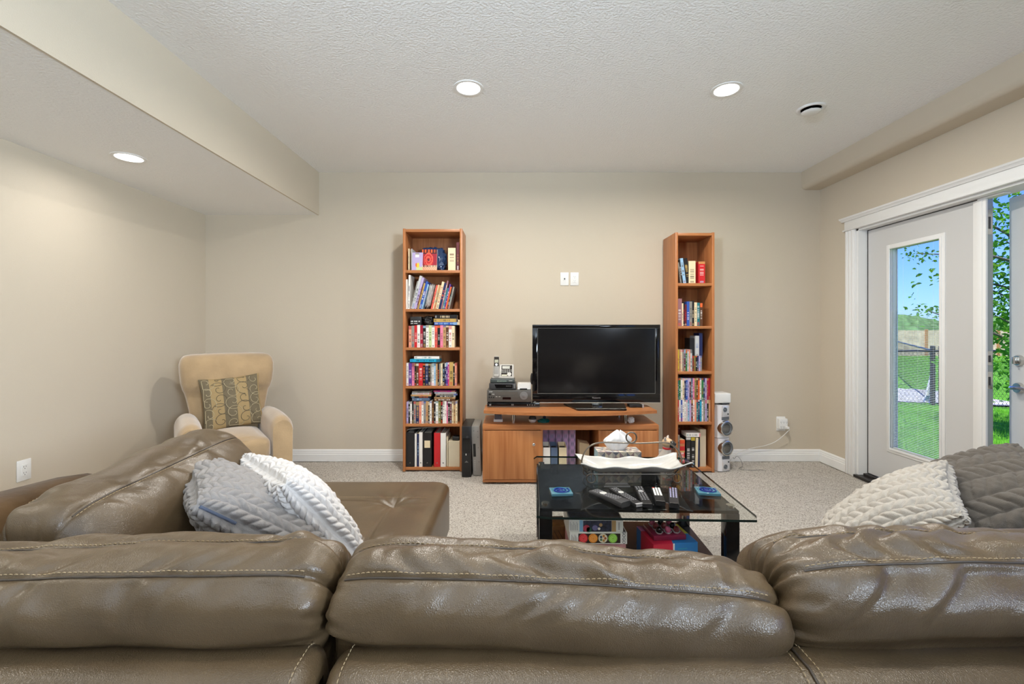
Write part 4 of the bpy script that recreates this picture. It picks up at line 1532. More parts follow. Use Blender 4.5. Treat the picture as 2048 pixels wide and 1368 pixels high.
# fifth shelf: discs
z = WS[1]
row('dvd_case', [('lilac', .017, .190), ('black', .016, .192), ('white', .016, .190), ('black', .015, .194, 'glossy black'), ('grey', .020, .194), ('navy', .028, .192, 'wide navy'), ('salmon', .022, .194), ('white', .018, .196), ('grey', .020, .194, 'light grey'), ('tan', .020, .196), ('black', .014, .193),
                 ('white', .018, .196), ('brown', .020, .193), ('black', .014, .192), ('white', .024, .195, 'wide white'), ('olive', .022, .194), ('black', .016, .192), ('white', .017, .197), ('white', .017, .197, 'bright white'), ('pink', .013, .192), ('black', .017, .194), ('maroon', .017, .193),
                 ('cream', .016, .196), ('tan', .017, .196), ('cream', .017, .197)], wx0 + 0.003, 3.975, z, 'fifth shelf of wide bookcase', 'armchair', 'dvd', 0, 0, 0.135)
zz = z + 0.1985
for (col, hh, ln, x_, lb) in (('slate blue', .026, .155, -0.885, 'slate blue case'), ('black', .014, .175, -0.893, 'black case'), ('tan', .016, .180, -0.896, 'tan case'), ('silver', .014, .172, -0.886, 'silver case'), ('grey', .014, .170, -0.884, 'topmost grey case')):
    book('dvd_case', lb + ' in the flat pile on the armchair side, fifth shelf', 'disc case', 'disc cases lying flat on the fifth shelf', (x_, 3.985, zz + hh / 2), hh - 0.0008, 0.13, ln, col, 'dvd', flat=True)
    zz += hh
zz = z + 0.1985
for (col, hh, ln, x_, lb) in (('brown', .020, .185, -0.690, 'brown case'), ('tan', .012, .185, -0.688, 'tan case'), ('black', .016, .185, -0.684, 'black case'), ('grey', .016, .192, -0.676, 'grey case'), ('silver', .014, .192, -0.686, 'silver case'), ('magenta', .012, .190, -0.694, 'topmost magenta case')):
    book('dvd_case', lb + ' in the flat pile on the telephone side, fifth shelf', 'disc case', 'disc cases lying flat on the fifth shelf', (x_, 3.985, zz + hh / 2), hh - 0.0008, 0.13, ln, col, 'dvd', flat=True)
    zz += hh

# bottom shelf: binders
z = WS[0]
BOT = 'bottom shelf of wide bookcase'


def binder(label, x, w_, h_, col, d=0.26, lab=None, pages=True):
    t = thing('binder', label, 'binder', (x, 3.974, z), group='binders on the bottom shelf')
    m = mat('binder_' + col, LIN[col], 0.4)
    b = MB()
    b.add(rb(-w_ / 2, w_ / 2, 0, 0.003, 0, h_, 0.001))
    for s_ in (-1, 1):
        b.add(bounds(min(s_ * w_ / 2, s_ * (w_ / 2 - .0025)), max(s_ * w_ / 2, s_ * (w_ / 2 - .0025)), 0.0015, d, 0, h_))
    o = b.build('cover', m, t)
    o['kind'] = 'thing'
    if pages:
        mk(bounds(-w_ / 2 + .003, w_ / 2 - .003, 0.02, d - .01, 0.004, h_ - .012), 'pages', mat('paper', (0.72, 0.70, 0.64), 0.8), t)
    if lab:
        mk(bounds(-w_ * .33, w_ * .33, -0.001, 0.001, h_ * .56, h_ * .77), 'paper_label', mat('label_paper', LIN['cream'], 0.7), t)
    mk(lathe([(0.005, 0), (0.005, 0.0015), (0.0035, 0.0015), (0.0035, 0.0)], 12, '-y', (0, -0.0004, h_ * 0.12)), 'finger_ring', M_CHROME if col != 'white' else M_GREYPL, t)
    return t


binder('wide black binder at the armchair end of the bottom shelf', -0.900, 0.072, 0.305, 'black')
book('book', 'thin white folder between the black binder and a navy folder', 'book', None, (-0.852, 3.98, z), 0.016, 0.22, 0.292, 'white', 'plain')
book('book', 'thin navy folder between two white folders, bottom shelf', 'book', None, (-0.832, 3.985, z), 0.016, 0.22, 0.290, 'navy', 'book')
binder('white binder beside the navy folder, bottom shelf', -0.806, 0.030, 0.305, 'white')
binder('black binder with a cream paper label on its spine', -0.748, 0.076, 0.302, 'black', lab=True)
binder('bright red binder on the bottom shelf', -0.662, 0.054, 0.300, 'red')
binder('white binder next to the red binder, bottom shelf', -0.608, 0.046, 0.298, 'white')
book('book', 'thin beige folder beside the beige document box', 'book', None, (-0.574, 3.985, z), 0.012, 0.2, 0.262, 'beige', 'plain')
dbx = thing('document_box', 'beige card document box at the telephone end of the bottom shelf', 'box', (-0.513, 3.976, z))
mk(rb(-0.050, 0.050, 0, 0.22, 0, 0.225, 0.002), 'box_body', mat('beige_card', LIN['beige'], 0.8, var=0.05), dbx)
mk(xf(rb(-0.030, 0.030, 0.02, 0.10, 0.226, 0.262, 0.006), Matrix.Rotation(0.06, 4, 'Y')), 'black_contents', M_BLACK, dbx)
sh = MB()
NXs = 14
pts_ = [(-0.93 + 0.30 * k / NXs, 0.322 + 0.028 * (k / NXs) ** 0.6) for k in range(NXs + 1)]
sh.add(loft([[(x, 3.985, z + zz_), (x, 4.19, z + zz_ + 0.004), (x, 4.19, z + zz_ + 0.0065), (x, 3.985, z + zz_ + 0.0025)] for x, zz_ in pts_]))
tag(sh.build('paper_sheaf', mat('sheaf_paper', (0.36, 0.35, 0.32), 0.7)), 'curled grey paper sheaf lying over the tops of the binders', 'paper')

# narrow bookcase
z = NS[4]
row('book', [('grey', .012, .185), ('black', .013, .21), ('light blue', .026, .222), ('black', .036, .220, 'black and red')], nx0 + 0.030, 3.955, z, 'top shelf of narrow bookcase', 'television', 'book', -7.5, 0, 0.14)
book('book', 'thick cream paperback with a standing figure, top shelf of narrow bookcase', 'book', None, (1.583, 3.955, z), 0.060, 0.13, 0.197, 'cream', 'dvd', acc='brown')
book('book', 'thick red paperback with gold lettering, top shelf of narrow bookcase', 'book', None, (1.668, 3.955, z), 0.058, 0.12, 0.192, 'red', 'dvd', acc='gold')
z = NS[3]
row('book', [('mauve', .040, .240, 'wide mauve'), ('cream', .013, .20), ('black', .012, .21), ('maroon', .018, .19), ('blue', .024, .216), ('grey', .024, .216), ('black', .018, .222, 'tall black'), ('cream', .024, .207, 'speckled cream'), ('teal', .026, .205), ('brown', .024, .205)],
    nx0 + 0.001, 3.952, z, 'second shelf of narrow bookcase', 'television', 'book', 0, 0, 0.14)
st_ = mk(bounds(-0.010, 0.010, -0.0008, 0.0, 0.165, 0.20), 'orange_sticker', mat('orange_sticker', LIN['orange'], 0.6), None)
bk_ = [o for o in bpy.data.objects if o.get('label', '').startswith('brown book, tenth')][0]
st_.parent = bk_
z = NS[2]
xx = row('dvd_case', [('yellow', .016, .190), ('tan', .014, .190), ('cream', .014, .190), ('grey', .014, .190), ('maroon', .016, .190), ('green', .013, .190), ('silver', .014, .190), ('salmon', .013, .190), ('silver', .018, .190, 'wide silver')], nx0 + 0.001, 3.952, z, 'third shelf of narrow bookcase', 'television', 'dvd', 0, 0, 0.135)
row('dvd_case', [('brown', .016, .135), ('olive', .014, .135), ('black', .014, .135), ('navy', .014, .135), ('lilac', .014, .135), ('grey', .016, .135, 'small grey')], xx + 0.004, 3.965, z, 'third shelf of narrow bookcase', 'television', 'dvd', 0, 9, 0.12)
bz_ = z + 0.1362
book('book', 'black case standing on the small cases, third shelf of narrow bookcase', 'book', None, (1.595, 3.985, bz_), 0.040, 0.12, 0.155, 'black', 'plain')
book('book', 'silver case standing between the black case and the navy book', 'book', None, (1.634, 3.97, bz_), 0.034, 0.12, 0.175, 'silver', 'book')
book('book', 'navy book standing on the small cases, third shelf of narrow bookcase', 'book', None, (1.668, 3.975, bz_), 0.030, 0.12, 0.200, 'navy', 'plain')
z = NS[1]
low = 'red white blue white white silver light_blue lilac maroon white salmon teal navy turquoise white grey lilac black tan'.replace('_', ' ').replace('light blue', 'light_blue').split()
upp = 'teal green white cream navy blue lilac maroon slate_blue pink olive brown orange white green navy lilac crimson crimson'.split()
FIX = {'light_blue': 'light blue', 'slate_blue': 'slate blue'}
seen = {}


def uniq(col):
    seen[col] = seen.get(col, 0) + 1
    return ['', 'glossy ', 'plain '][min(2, seen[col] - 1)] + col


row('dvd_case', [(FIX.get(c, c), .0153, .190) for c in low], nx0 + 0.001, 3.952, z, 'lower layer on fourth shelf, narrow bookcase', 'television', 'dvd', 0, 0, 0.135)
row('dvd_case', [(FIX.get(c, c), .0153, .190) for c in upp], nx0 + 0.001, 3.954, z + 0.1904, 'upper layer on fourth shelf, narrow bookcase', 'television', 'dvd', 0, 0, 0.135)
z = NS[0]
wb = 'bottom shelf of narrow bookcase'
book('book', 'grey and cream book at the television end of the ' + wb, 'book', None, (nx0 + 0.012, 3.955, z), 0.020, 0.14, 0.285, 'grey', 'book')
book('book', 'red leather book with gold bands, ' + wb, 'book', None, (nx0 + 0.046, 3.955, z), 0.042, 0.13, 0.245, 'red', 'banded')
book('book', 'tall maroon book behind the red gold banded book, ' + wb, 'book', None, (nx0 + 0.052, 4.092, z), 0.052, 0.13, 0.315, 'maroon', 'book')
book('book', 'black book with large white lettering on the ' + wb, 'book', None, (nx0 + 0.099, 3.955, z), 0.040, 0.14, 0.268, 'black', 'dvd', acc='white')
book('book', 'black book with a yellow title block on the ' + wb, 'book', None, (nx0 + 0.140, 3.955, z), 0.034, 0.14, 0.268, 'black', 'dvd', acc='yellow')
book('book', 'cream book leaning by the yellow titled book, ' + wb, 'book', None, (nx0 + 0.172, 3.96, z), 0.022, 0.14, 0.262, 'cream', 'plain', lean=1.2)
book('book', 'slim navy book beside the tall grey binder, ' + wb, 'book', None, (nx0 + 0.196, 3.97, z), 0.012, 0.14, 0.24, 'navy', 'plain')
book('book', 'white and red book lying flat over the black books, ' + wb, 'book', None, (nx0 + 0.082, 3.958, z + 0.270 + 0.017), 0.033, 0.12, 0.125, 'white', 'dvd', flat=True, acc='red')
book('binder', 'tall pale grey binder on the ' + wb, 'binder', None, (nx0 + 0.242, 3.99, z), 0.052, 0.24, 0.330, 'beige', 'plain')
# ---------------------------------------------------------------- television stand
ts = thing('tv_stand', 'low cherry veneer television stand with a curved upper deck and two cupboards', 'tv stand', (0.4745, 3.635, 0))
HW, DP = 0.712, 0.42
mk(rb(-HW, HW, 0.0, DP, 0.436, 0.477, 0.002), 'top_board', M_WOODH, ts, smooth=30)
mk(rb(-HW, HW, 0.003, DP, 0.012, 0.034, 0.002), 'base_board', M_WOODH, ts, smooth=30)
for s_ in (-1, 1):
    mk(rb(min(s_ * HW, s_ * (HW - .018)), max(s_ * HW, s_ * (HW - .018)), 0.003, DP, 0.034, 0.436, 0.001), 'side_panel', M_WOODV, ts)
for x in (-0.234, 0.234):
    mk(rb(x - .009, x + .009, 0.003, DP - .01, 0.034, 0.436, 0.001), 'divider', M_WOODV, ts)
mk(bounds(-HW + .018, HW - .018, DP - .01, DP - .004, 0.034, 0.436), 'back_panel', M_WOODV, ts)
for s_ in (-1, 1):
    xa, xb = sorted((s_ * 0.229, s_ * (HW - 0.010)))
    d_ = mk(rb(xa, xb, -0.004, 0.014, 0.038, 0.431, 0.0015), 'door', wood('cherry_veneer_door', (3.2, 3.2, 0.16), (0.50, 0.215, 0.078), (0.33, 0.115, 0.036)), ts, smooth=30)
    mk(lathe([(0.005, 0), (0.005, 0.012), (0.012, 0.018), (0.012, 0.024), (0.007, 0.028), (0.0001, 0.028)], 16, '-y', (s_ * 0.30 if s_ < 0 else 0.30, -0.004, 0.325)), 'knob', M_CHROME, d_, smooth=50)
for (x, y) in ((-0.62, 0.05), (0.62, 0.05), (-0.62, 0.36), (0.62, 0.36)):
    mk(cyl((x, y, 0), (x, y, 0.013), 0.022, n=14), 'foot', M_BLACK, ts)
front = [(x, 0.025 - 0.120 * (1 - (x / 0.705) ** 2)) for x in np.linspace(-0.705, 0.705, 33)]
back = [(0.705, 0.30), (0.60, 0.40), (-0.60, 0.40), (-0.705, 0.30)]
mk(prism(front + back, 0.566, 0.589, 'z'), 'upper_deck', M_WOODH, ts)
for (x, y) in ((-0.462, 0.09), (0.465, 0.09), (-0.462, 0.33), (0.465, 0.33)):
    mk(cyl((x, y, 0.477), (x, y, 0.566), 0.016, n=16), 'support_post', M_CHROME, ts, smooth=40)
DZ, TZ = 0.5895, 0.4775
tx0, ty0 = 0.4745, 3.635

# ---------------------------------------------------------------- television
tvx, tvy = (1192 - CX) * 3.84 / F, 3.84
tv = thing('television', 'large flat television with a gloss black frame on the stand', 'television', (tvx, tvy, DZ))
zb, zt, hw = 0.0325, 0.70, 0.5435
b = MB()
b.add(rb(-hw, hw, -0.02, 0.0, zb + 0.006, zb + 0.083, 0.004))
b.add(rb(-hw, hw, -0.02, 0.0, zt - 0.030, zt, 0.004))
b.add(rb(-hw, -hw + 0.045, -0.02, 0.0, zb + 0.08, zt - 0.028, 0.002))
b.add(rb(hw - 0.045, hw, -0.02, 0.0, zb + 0.08, zt - 0.028, 0.002))
b.build('bezel', M_GLOSSBLK, tv, smooth=30)
mk(bounds(-hw + .04, hw - .04, -0.016, -0.004, zb + .075, zt - .025), 'screen', mat('dark_screen', (0.006, 0.006, 0.007), 0.13, spec=0.5), tv)
i = MB()
x_, za, zc = hw - 0.0455, zb + .0835, zt - .0305
for (a, c, e, f) in ((-x_, x_, za - .003, za), (-x_, x_, zc, zc + .0015), (-x_ - .002, -x_, za, zc), (x_, x_ + .0015, za, zc)):
    i.add(bounds(a, c, -0.0212, -0.0160, e, f))
i.build('inner_trim', M_GREYPL, tv)
mk(rb(-hw + .004, hw - .004, -0.021, 0.0, zb, zb + .007, 0.002), 'lower_trim', mat('champagne_trim', (0.55, 0.52, 0.45), 0.3, metal=0.7), tv)
mk(rb(-hw + .01, hw - .01, 0.0, 0.07, zb + .01, zt - .01, 0.02, 3), 'rear_case', M_BLACK, tv, smooth=40)
mk(xf(text_vf('Panasonic', 0.018), Matrix.Translation((0.0, -0.0208, zb + .046)) @ FRONT), 'lettering', mat('logo_silver', (0.6, 0.6, 0.6), 0.3, metal=0.5), tv)['kind'] = 'stuff'
mk(rb(-hw + 0.012, -hw + 0.030, -0.0215, -0.019, zb + .009, zb + .016, 0.001), 'sensor_window', M_GREYPL, tv)
mk(rb(-0.035, 0.055, -0.005, 0.05, 0.012, 0.10, 0.006), 'neck', M_CHROME, tv, smooth=30)
poly = [(-0.265, 0.10), (0.265, 0.10), (0.215, -0.185), (0.205, -0.195), (-0.175, -0.195), (-0.190, -0.185)]
mk(prism(poly, 0.0, 0.012, 'z'), 'stand_base', M_GLOSSBLK, tv, smooth=20)
# speaker like lump on the side edge
mk(ellipsoid((-hw - 0.004, 0.03, 0.235), (0.012, 0.02, 0.05), 12, 8), 'side_knob', M_BLACK, tv, smooth=60)

# ---------------------------------------------------------------- stacked electronics on the upper deck
M_BTN = mat('pale_button', (0.55, 0.55, 0.53), 0.4)
rot = math.radians(-1.5)
dv = thing('disc_player', 'slim black disc player at the bottom of the electronics stack', 'disc player', (0.005, 3.80, DZ), rot)
mk(rb(-0.215, 0.228, 0.0, 0.20, 0.004, 0.038, 0.002), 'player_body', M_GLOSSBLK, dv, smooth=30)
mk(bounds(-0.215, 0.228, -0.001, 0.002, 0.004, 0.0065), 'lower_trim', mat('champagne_trim', (0.5, 0.5, 0.5)), dv)
mk(xf(text_vf('LG', 0.014), Matrix.Translation((-0.19, -0.0008, 0.022)) @ FRONT), 'lettering', M_WHITE, dv)['kind'] = 'stuff'
mk(xf(text_vf('3D', 0.018), Matrix.Translation((0.0, -0.0008, 0.022)) @ FRONT), 'lettering', M_SILVER, dv)['kind'] = 'stuff'
for k in range(4):
    mk(lathe([(0.005, 0.0), (0.005, 0.0015), (0.0001, 0.0015)], 10, '-y', (0.125 + k * 0.020, 0.0, 0.022)), 'button', M_GREYPL, dv)
for (x, y) in ((-0.19, 0.03), (0.20, 0.03), (-0.19, 0.18), (0.20, 0.18)):
    mk(cyl((x, y, 0), (x, y, 0.005), 0.010, n=10), 'foot', M_BLACK, dv)

vc = thing('video_recorder', 'grey video cassette recorder stacked on the slim disc player', 'video recorder', (-0.022, 3.81, DZ + 0.0385), rot)
M_VCR = mat('warm_grey_plastic', (0.08, 0.075, 0.067), 0.4)
mk(rb(-0.19, 0.185, 0.0, 0.24, 0.006, 0.105, 0.003), 'recorder_body', M_VCR, vc, smooth=30)
mk(bounds(-0.112, 0.072, -0.0012, 0.001, 0.066, 0.093), 'cassette_flap', mat('flap_grey', (0.095, 0.088, 0.078), 0.35), vc)
mk(bounds(-0.057, 0.012, -0.0012, 0.001, 0.028, 0.047), 'display', mat('red_black_display', (0.012, 0.004, 0.004), 0.1), vc)
mk(lathe([(0.034, 0.0), (0.034, 0.003), (0.026, 0.005), (0.020, 0.004), (0.016, 0.006), (0.0001, 0.006)], 24, '-y', (0.122, 0.0, 0.060)), 'jog_dial', mat('dial_grey', (0.17, 0.17, 0.17), 0.35), vc, smooth=40)
mk(bounds(-0.176, -0.156, -0.0015, 0.001, 0.064, 0.078), 'power_button', M_BLACK, vc)
for k in range(3):
    mk(lathe([(0.0055, 0.0), (0.0055, 0.002), (0.0001, 0.002)], 10, '-y', (-0.170 + k * 0.018, 0.0, 0.046)), 'jack', M_BLACK, vc)
for k in range(2):
    mk(bounds(-0.117 + k * 0.026, -0.102 + k * 0.026, -0.001, 0.001, 0.050, 0.053), 'button', M_BTN, vc)
mk(xf(text_vf('SHARP', 0.010), Matrix.Translation((-0.158, -0.0006, 0.092)) @ FRONT), 'lettering', M_WHITE, vc)['kind'] = 'stuff'
mk(xf(text_vf('VHS', 0.012), Matrix.Translation((-0.138, -0.0006, 0.071)) @ FRONT), 'lettering', M_WHITE, vc)['kind'] = 'stuff'
for (x, y) in ((-0.16, 0.03), (0.16, 0.03), (-0.16, 0.21), (0.16, 0.21)):
    mk(cyl((x, y, 0), (x, y, 0.007), 0.010, n=10), 'foot', M_BLACK, vc)
VZ = DZ + 0.0385 + 0.1055

cb = thing('cable_box', 'black cable box with a glossy panel on the grey video recorder', 'cable box', (-0.080, 3.835, VZ), rot)
mk(rb(-0.115, 0.115, 0.0, 0.16, 0.004, 0.056, 0.004), 'box_body', M_DARK, cb, smooth=30)
mk(prism([(-0.055, 0.014), (0.085, 0.014), (0.085, 0.046), (-0.070, 0.046)], -0.001, 0.001, 'y'), 'front_panel', M_GLOSSBLK, cb)
mk(rb(0.095, 0.108, -0.003, 0.004, 0.012, 0.048, 0.002), 'side_trim', M_GREYPL, cb)
for k in range(4):
    mk(bounds(0.030 + k * 0.012, 0.036 + k * 0.012, -0.0016, 0.0, 0.032, 0.0345), 'indicator', M_BTN, cb)
for x in (-0.09, 0.09):
    mk(bounds(x - .01, x + .01, 0.02, 0.14, 0.0, 0.005), 'foot', M_BLACK, cb)
md = thing('modem', 'thin dark modem with a row of green lights under the telephone', 'modem', (-0.082, 3.845, VZ + 0.0565), rot)
mk(rb(-0.105, 0.105, 0.0, 0.13, 0.0, 0.036, 0.008, 3), 'modem_body', mat('slate_plastic', (0.05, 0.062, 0.062), 0.4), md, smooth=40)
for k in range(8):
    mk(bounds(-0.045 + k * 0.0105, -0.041 + k * 0.0105, -0.0012, 0.0005, 0.013, 0.021), 'indicator', mat('pale_green_light', (0.45, 0.6, 0.5), 0.3), md)
mk(bounds(0.055, 0.085, -0.0012, 0.0005, 0.018, 0.022), 'lettering', M_BTN, md)['kind'] = 'stuff'
MZ = VZ + 0.0565 + 0.0365

ph = thing('telephone', 'silver cordless telephone base with dark keypad and upright handset', 'telephone', (-0.076, 3.86, MZ), rot)
M_PH = mat('pearl_plastic', (0.45, 0.435, 0.40), 0.35)
ti = Matrix.Rotation(math.radians(-28), 4, 'X')
mk(rb(-0.094, 0.094, -0.005, 0.13, 0.0, 0.018, 0.006), 'phone_base', M_PH, ph, smooth=40)
mk(xf(rb(-0.092, 0.092, 0.0, 0.022, 0.0, 0.125, 0.008, 3), Matrix.Translation((0, 0.012, 0.010)) @ ti), 'console', M_PH, ph, smooth=40)
T2 = Matrix.Translation((0, 0.012, 0.010)) @ ti
mk(xf(rb(-0.018, 0.076, -0.003, 0.002, 0.012, 0.112, 0.002), T2), 'key_panel', mat('umber_panel', (0.035, 0.03, 0.026), 0.65, spec=0.15), ph)
mk(xf(rb(-0.010, 0.056, -0.005, -0.002, 0.078, 0.104, 0.001), T2), 'display', mat('lcd_grey', (0.27, 0.28, 0.24), 0.2), ph)
keys = mk(xf(rb(-0.004, 0.004, -0.0045, -0.002, -0.003, 0.003, 0.001), ti), 'key', M_BTN, ph, (-0.010, 0.0, 0.0))
def key_at(x, z_):
    return tuple(T2 @ Vector((x, -0.001, z_)) - (ti @ Vector((0, 0, 0))))
keys.location = key_at(-0.010, 0.068)
for j in range(3):
    for i_ in range(6):
        if (i_, j) != (0, 0) and not (i_ > 3 and j == 2):
            o = keys.copy(); COL.objects.link(o); o.parent = ph
            o.location = key_at(-0.010 + i_ * 0.0155, 0.068 - j * 0.012)
mk(xf(lathe([(0.018, 0), (0.018, 0.004), (0.009, 0.004), (0.008, 0.002), (0.0001, 0.002)], 20, '-y', (0.052, -0.002, 0.028)), T2), 'round_button', M_PH, ph, smooth=40)
mk(xf(rb(-0.014, 0.034, -0.005, -0.002, 0.012, 0.024, 0.002), T2), 'bar_button', mat('cream_button', (0.6, 0.56, 0.42), 0.4), ph)
hs = thing('handset', 'upright cordless handset with dark top and pale keypad in the telephone base', 'handset', (-0.134, 3.850, MZ + 0.018), rot)
ti2 = Matrix.Rotation(math.radians(-16), 4, 'X')
ring_ = []
for (z_, a, b_) in ((0, .020, .010), (.01, .025, .013), (.06, .0245, .014), (.085, .0225, .014), (.12, .0235, .015), (.165, .0235, .014), (.176, .021, .011), (.18, .014, .007)):
    ring_.append(sring(0, 0.002, z_, a, b_, 24, 4))
mk(xf(loft(ring_), ti2), 'handset_body', M_PH, hs, smooth=50)
mk(xf(rb(-0.0205, 0.0205, -0.0145, -0.008, 0.088, 0.172, 0.003), ti2), 'dark_face', mat('umber_panel', (0.05, 0.045, 0.038)), hs)
mk(xf(rb(-0.016, 0.016, -0.0158, -0.014, 0.118, 0.146, 0.001), ti2), 'display', mat('lcd_olive', (0.33, 0.33, 0.24), 0.2), hs)
mk(xf(lathe([(0.011, 0), (0.011, 0.002), (0.0001, 0.002)], 16, '-y', (0, -0.0142, 0.102)), ti2), 'round_button', M_SILVER, hs)
kk = mk(xf(rb(-0.0045, 0.0045, -0.0025, 0, -0.003, 0.003, 0.001), ti2), 'key', M_GREYPL, hs, ti2 @ Vector((-0.0125, -0.0118, 0.078)))
for j in range(5):
    for i_ in range(3):
        if i_ or j:
            o = kk.copy(); COL.objects.link(o); o.parent = hs
            o.location = ti2 @ Vector((-0.0125 + 0.0125 * i_, -0.0118, 0.078 - j * 0.0125))

rt = thing('router_box', 'small white adapter box with a black slot on the video recorder', 'router', (0.107, 3.84, VZ))
mk(prism([(-0.060, 0.004), (0.052, 0.004), (0.056, 0.052), (0.050, 0.056), (-0.052, 0.056), (-0.060, 0.050)], 0.0, 0.09, 'y'), 'box_body', M_WHITE, rt)
mk(bounds(-0.040, 0.022, -0.001, 0.01, 0.004, 0.012), 'slot', M_BLACK, rt)
for x in (-0.045, 0.04):
    mk(cyl((x, 0.045, 0), (x, 0.045, 0.005), 0.008, n=8), 'foot', M_BLACK, rt)

sb = thing('media_box', 'small black media box with silver end behind the television base', 'media player', (1.045, 3.79, DZ))
mk(rb(-0.055, 0.055, 0.0, 0.08, 0.002, 0.026, 0.003), 'box_body', M_BLACK, sb, smooth=30)
mk(rb(0.052, 0.066, -0.002, 0.02, 0.0, 0.028, 0.002), 'silver_end', M_SILVER, sb)

# small things on the lower board
t = thing('card_case', 'small clear plastic card case with white base under the upper deck', 'case', (-0.116, 3.75, TZ))
mk(rb(-0.038, 0.038, 0.0, 0.05, 0.0, 0.020, 0.004), 'white_base', M_WHITE, t, smooth=30)
mk(rb(-0.030, 0.032, 0.006, 0.046, 0.020, 0.062, 0.003), 'clear_cover', mat('grey_clear_plastic', (0.13, 0.13, 0.16), 0.1, spec=0.8), t, smooth=30)
t = thing('air_freshener', 'round white and dark air freshener under the upper deck', 'air freshener', (0.170, 3.735, TZ))
mk(lathe([(0.018, 0), (0.030, 0.010), (0.033, 0.024), (0.032, 0.027)], 24), 'white_cup', M_WHITE, t, smooth=40)
mk(lathe([(0.031, 0.026), (0.031, 0.040), (0.024, 0.052), (0.0001, 0.056)], 24), 'dark_dome', M_DARK, t, smooth=40)
t = thing('glass_ornament', 'small teal glass ornament under the upper deck', 'ornament', (0.262, 3.73, TZ))
M_TEALG = mat('teal_glass', (0.0, 0.16, 0.17), 0.05, spec=0.9)
mk(loft([[(0.038 * math.cos(a) * (1 + .3 * math.sin(3 * a)), 0.02 * math.sin(a), 0.0) for a in np.linspace(0, 2 * PI, 18, endpoint=False)], [(0.045 * math.cos(a) * (1 + .3 * math.sin(3 * a)), 0.024 * math.sin(a), 0.018) for a in np.linspace(0, 2 * PI, 18, endpoint=False)],
          [(0.01 + 0.02 * math.cos(a), 0.012 * math.sin(a), 0.034) for a in np.linspace(0, 2 * PI, 18, endpoint=False)]]), 'teal_body', M_TEALG, t, smooth=30)
mk(ellipsoid((0.006, 0, 0.044), (0.014, 0.010, 0.014), 12, 8), 'dark_top', mat('navy_glass', (0.01, 0.02, 0.06), 0.05), t, smooth=60)
crumple('tissue_wad', 'crumpled white wad of tissue beside the metal post under the deck', 'tissue', (0.055, 0.05, 0.058), (0.978, 3.70, TZ), mat('tissue_white', (0.78, 0.78, 0.79), 0.8), 21)

# books in the open bay
for k in range(5):
    book('book', ['first lilac patterned album from the knobbed cupboard door', 'second lilac patterned album from the knobbed cupboard door', 'third lilac patterned album from the knobbed cupboard door', 'fourth lilac patterned album from the knobbed cupboard door', 'slate blue patterned album at the end of the lilac albums'][k],
         'album', 'patterned albums in the television stand', (0.2795 + k * 0.0575, 3.80, 0.0345), 0.053, 0.22, 0.385, 'lilac' if k < 4 else 'slate blue', 'plain')
pt_ = MB()
alb = [o for o in bpy.data.objects if o.get('group') == 'patterned albums in the television stand']
for o in alb:
    me = o.data
    ca = me.color_attributes['Col']
    for p in me.polygons:
        if abs(p.normal.y + 1) < 0.01:
            c = p.center
            q = 0.5 + 0.5 * math.sin(c.z * 95) * math.cos(c.x * 160)
            lp = LIN['lilac'] if 'lilac' in o['label'] else LIN['slate blue']
            hi = (0.62, 0.40, 0.68, 1) if 'lilac' in o['label'] else (0.28, 0.36, 0.55, 1)
            cc = tuple(lp[i_] * (1 - q) * 0.75 + hi[i_] * q for i_ in range(3)) + (1,)
            for li in p.loop_indices:
                ca.data[li].color = cc


def filebox(label, x, col, w_):
    t = thing('magazine_file', label, 'magazine file', (x, 3.655, 0.0345), group='open magazine files in the television stand')
    m = mat('file_' + col, LIN[col], 0.6)
    b = MB()
    b.add(bounds(-w_ / 2, w_ / 2, 0, 0.003, 0, 0.255))
    for s_ in (-1, 1):
        x0_, x1_ = sorted((s_ * w_ / 2, s_ * (w_ / 2 - .003)))
        b.add(prism([(0.003, 0), (0.13, 0), (0.13, 0.27), (0.003, 0.255)], x0_, x1_, 'x'))
    b.add(bounds(-w_ / 2, w_ / 2, 0.127, 0.13, 0, 0.27))
    b.build('file_case', m, t)
    mk(bounds(-w_ / 2 + .004, w_ / 2 - .004, 0.006, 0.124, 0.002, 0.235), 'dark_contents', mat('dark_paper', (0.03, 0.025, 0.02), 0.9), t)


filebox('white magazine file nearest the knobbed cupboard door', 0.281, 'white', 0.058)
filebox('slate blue magazine file between the white and cream files', 0.343, 'slate blue', 0.054)
filebox('cream magazine file beside the slate blue file', 0.413, 'cream', 0.062)
t = thing('storage_box', 'small tan card box in the open bay beside the albums', 'box', (0.585, 3.70, 0.0345))
mk(prism([(-0.03, 0), (0.05, 0.0), (0.05, 0.27), (-0.03, 0.285)], 0, 0.12, 'y'), 'card_box', mat('tan_card', (0.48, 0.36, 0.22), 0.8), t)

# upright players between the bookcase and the stand
t = thing('disc_player', 'black disc player standing upright on its end beside the wide bookcase', 'disc player', (-0.384, 3.80, 0))
mk(rb(-0.040, 0.040, 0.0, 0.33, 0.002, 0.430, 0.003), 'player_body', M_BLACK, t, smooth=30)
mk(bounds(-0.030, 0.030, -0.001, 0.002, 0.205, 0.330), 'tray_front', M_GLOSSBLK, t)
mk(bounds(-0.008, 0.0, -0.0015, 0.001, 0.185, 0.200), 'button', M_BTN, t)
mk(lathe([(0.010, 0), (0.010, 0.004), (0.0001, 0.004)], 14, '-y', (0.005, 0, 0.34)), 'dial', M_DARK, t)
mk(xf(prism([(-0.016, 0), (0.016, 0), (0.0, 0.016)], -0.0012, 0.001, 'y'), Matrix.Translation((0, 0, 0.125))), 'emblem', M_GREYPL, t)
for x in (-0.025, 0.025):
    mk(bounds(x - .008, x + .008, 0.04, 0.28, 0, 0.003), 'foot', M_BLACK, t)
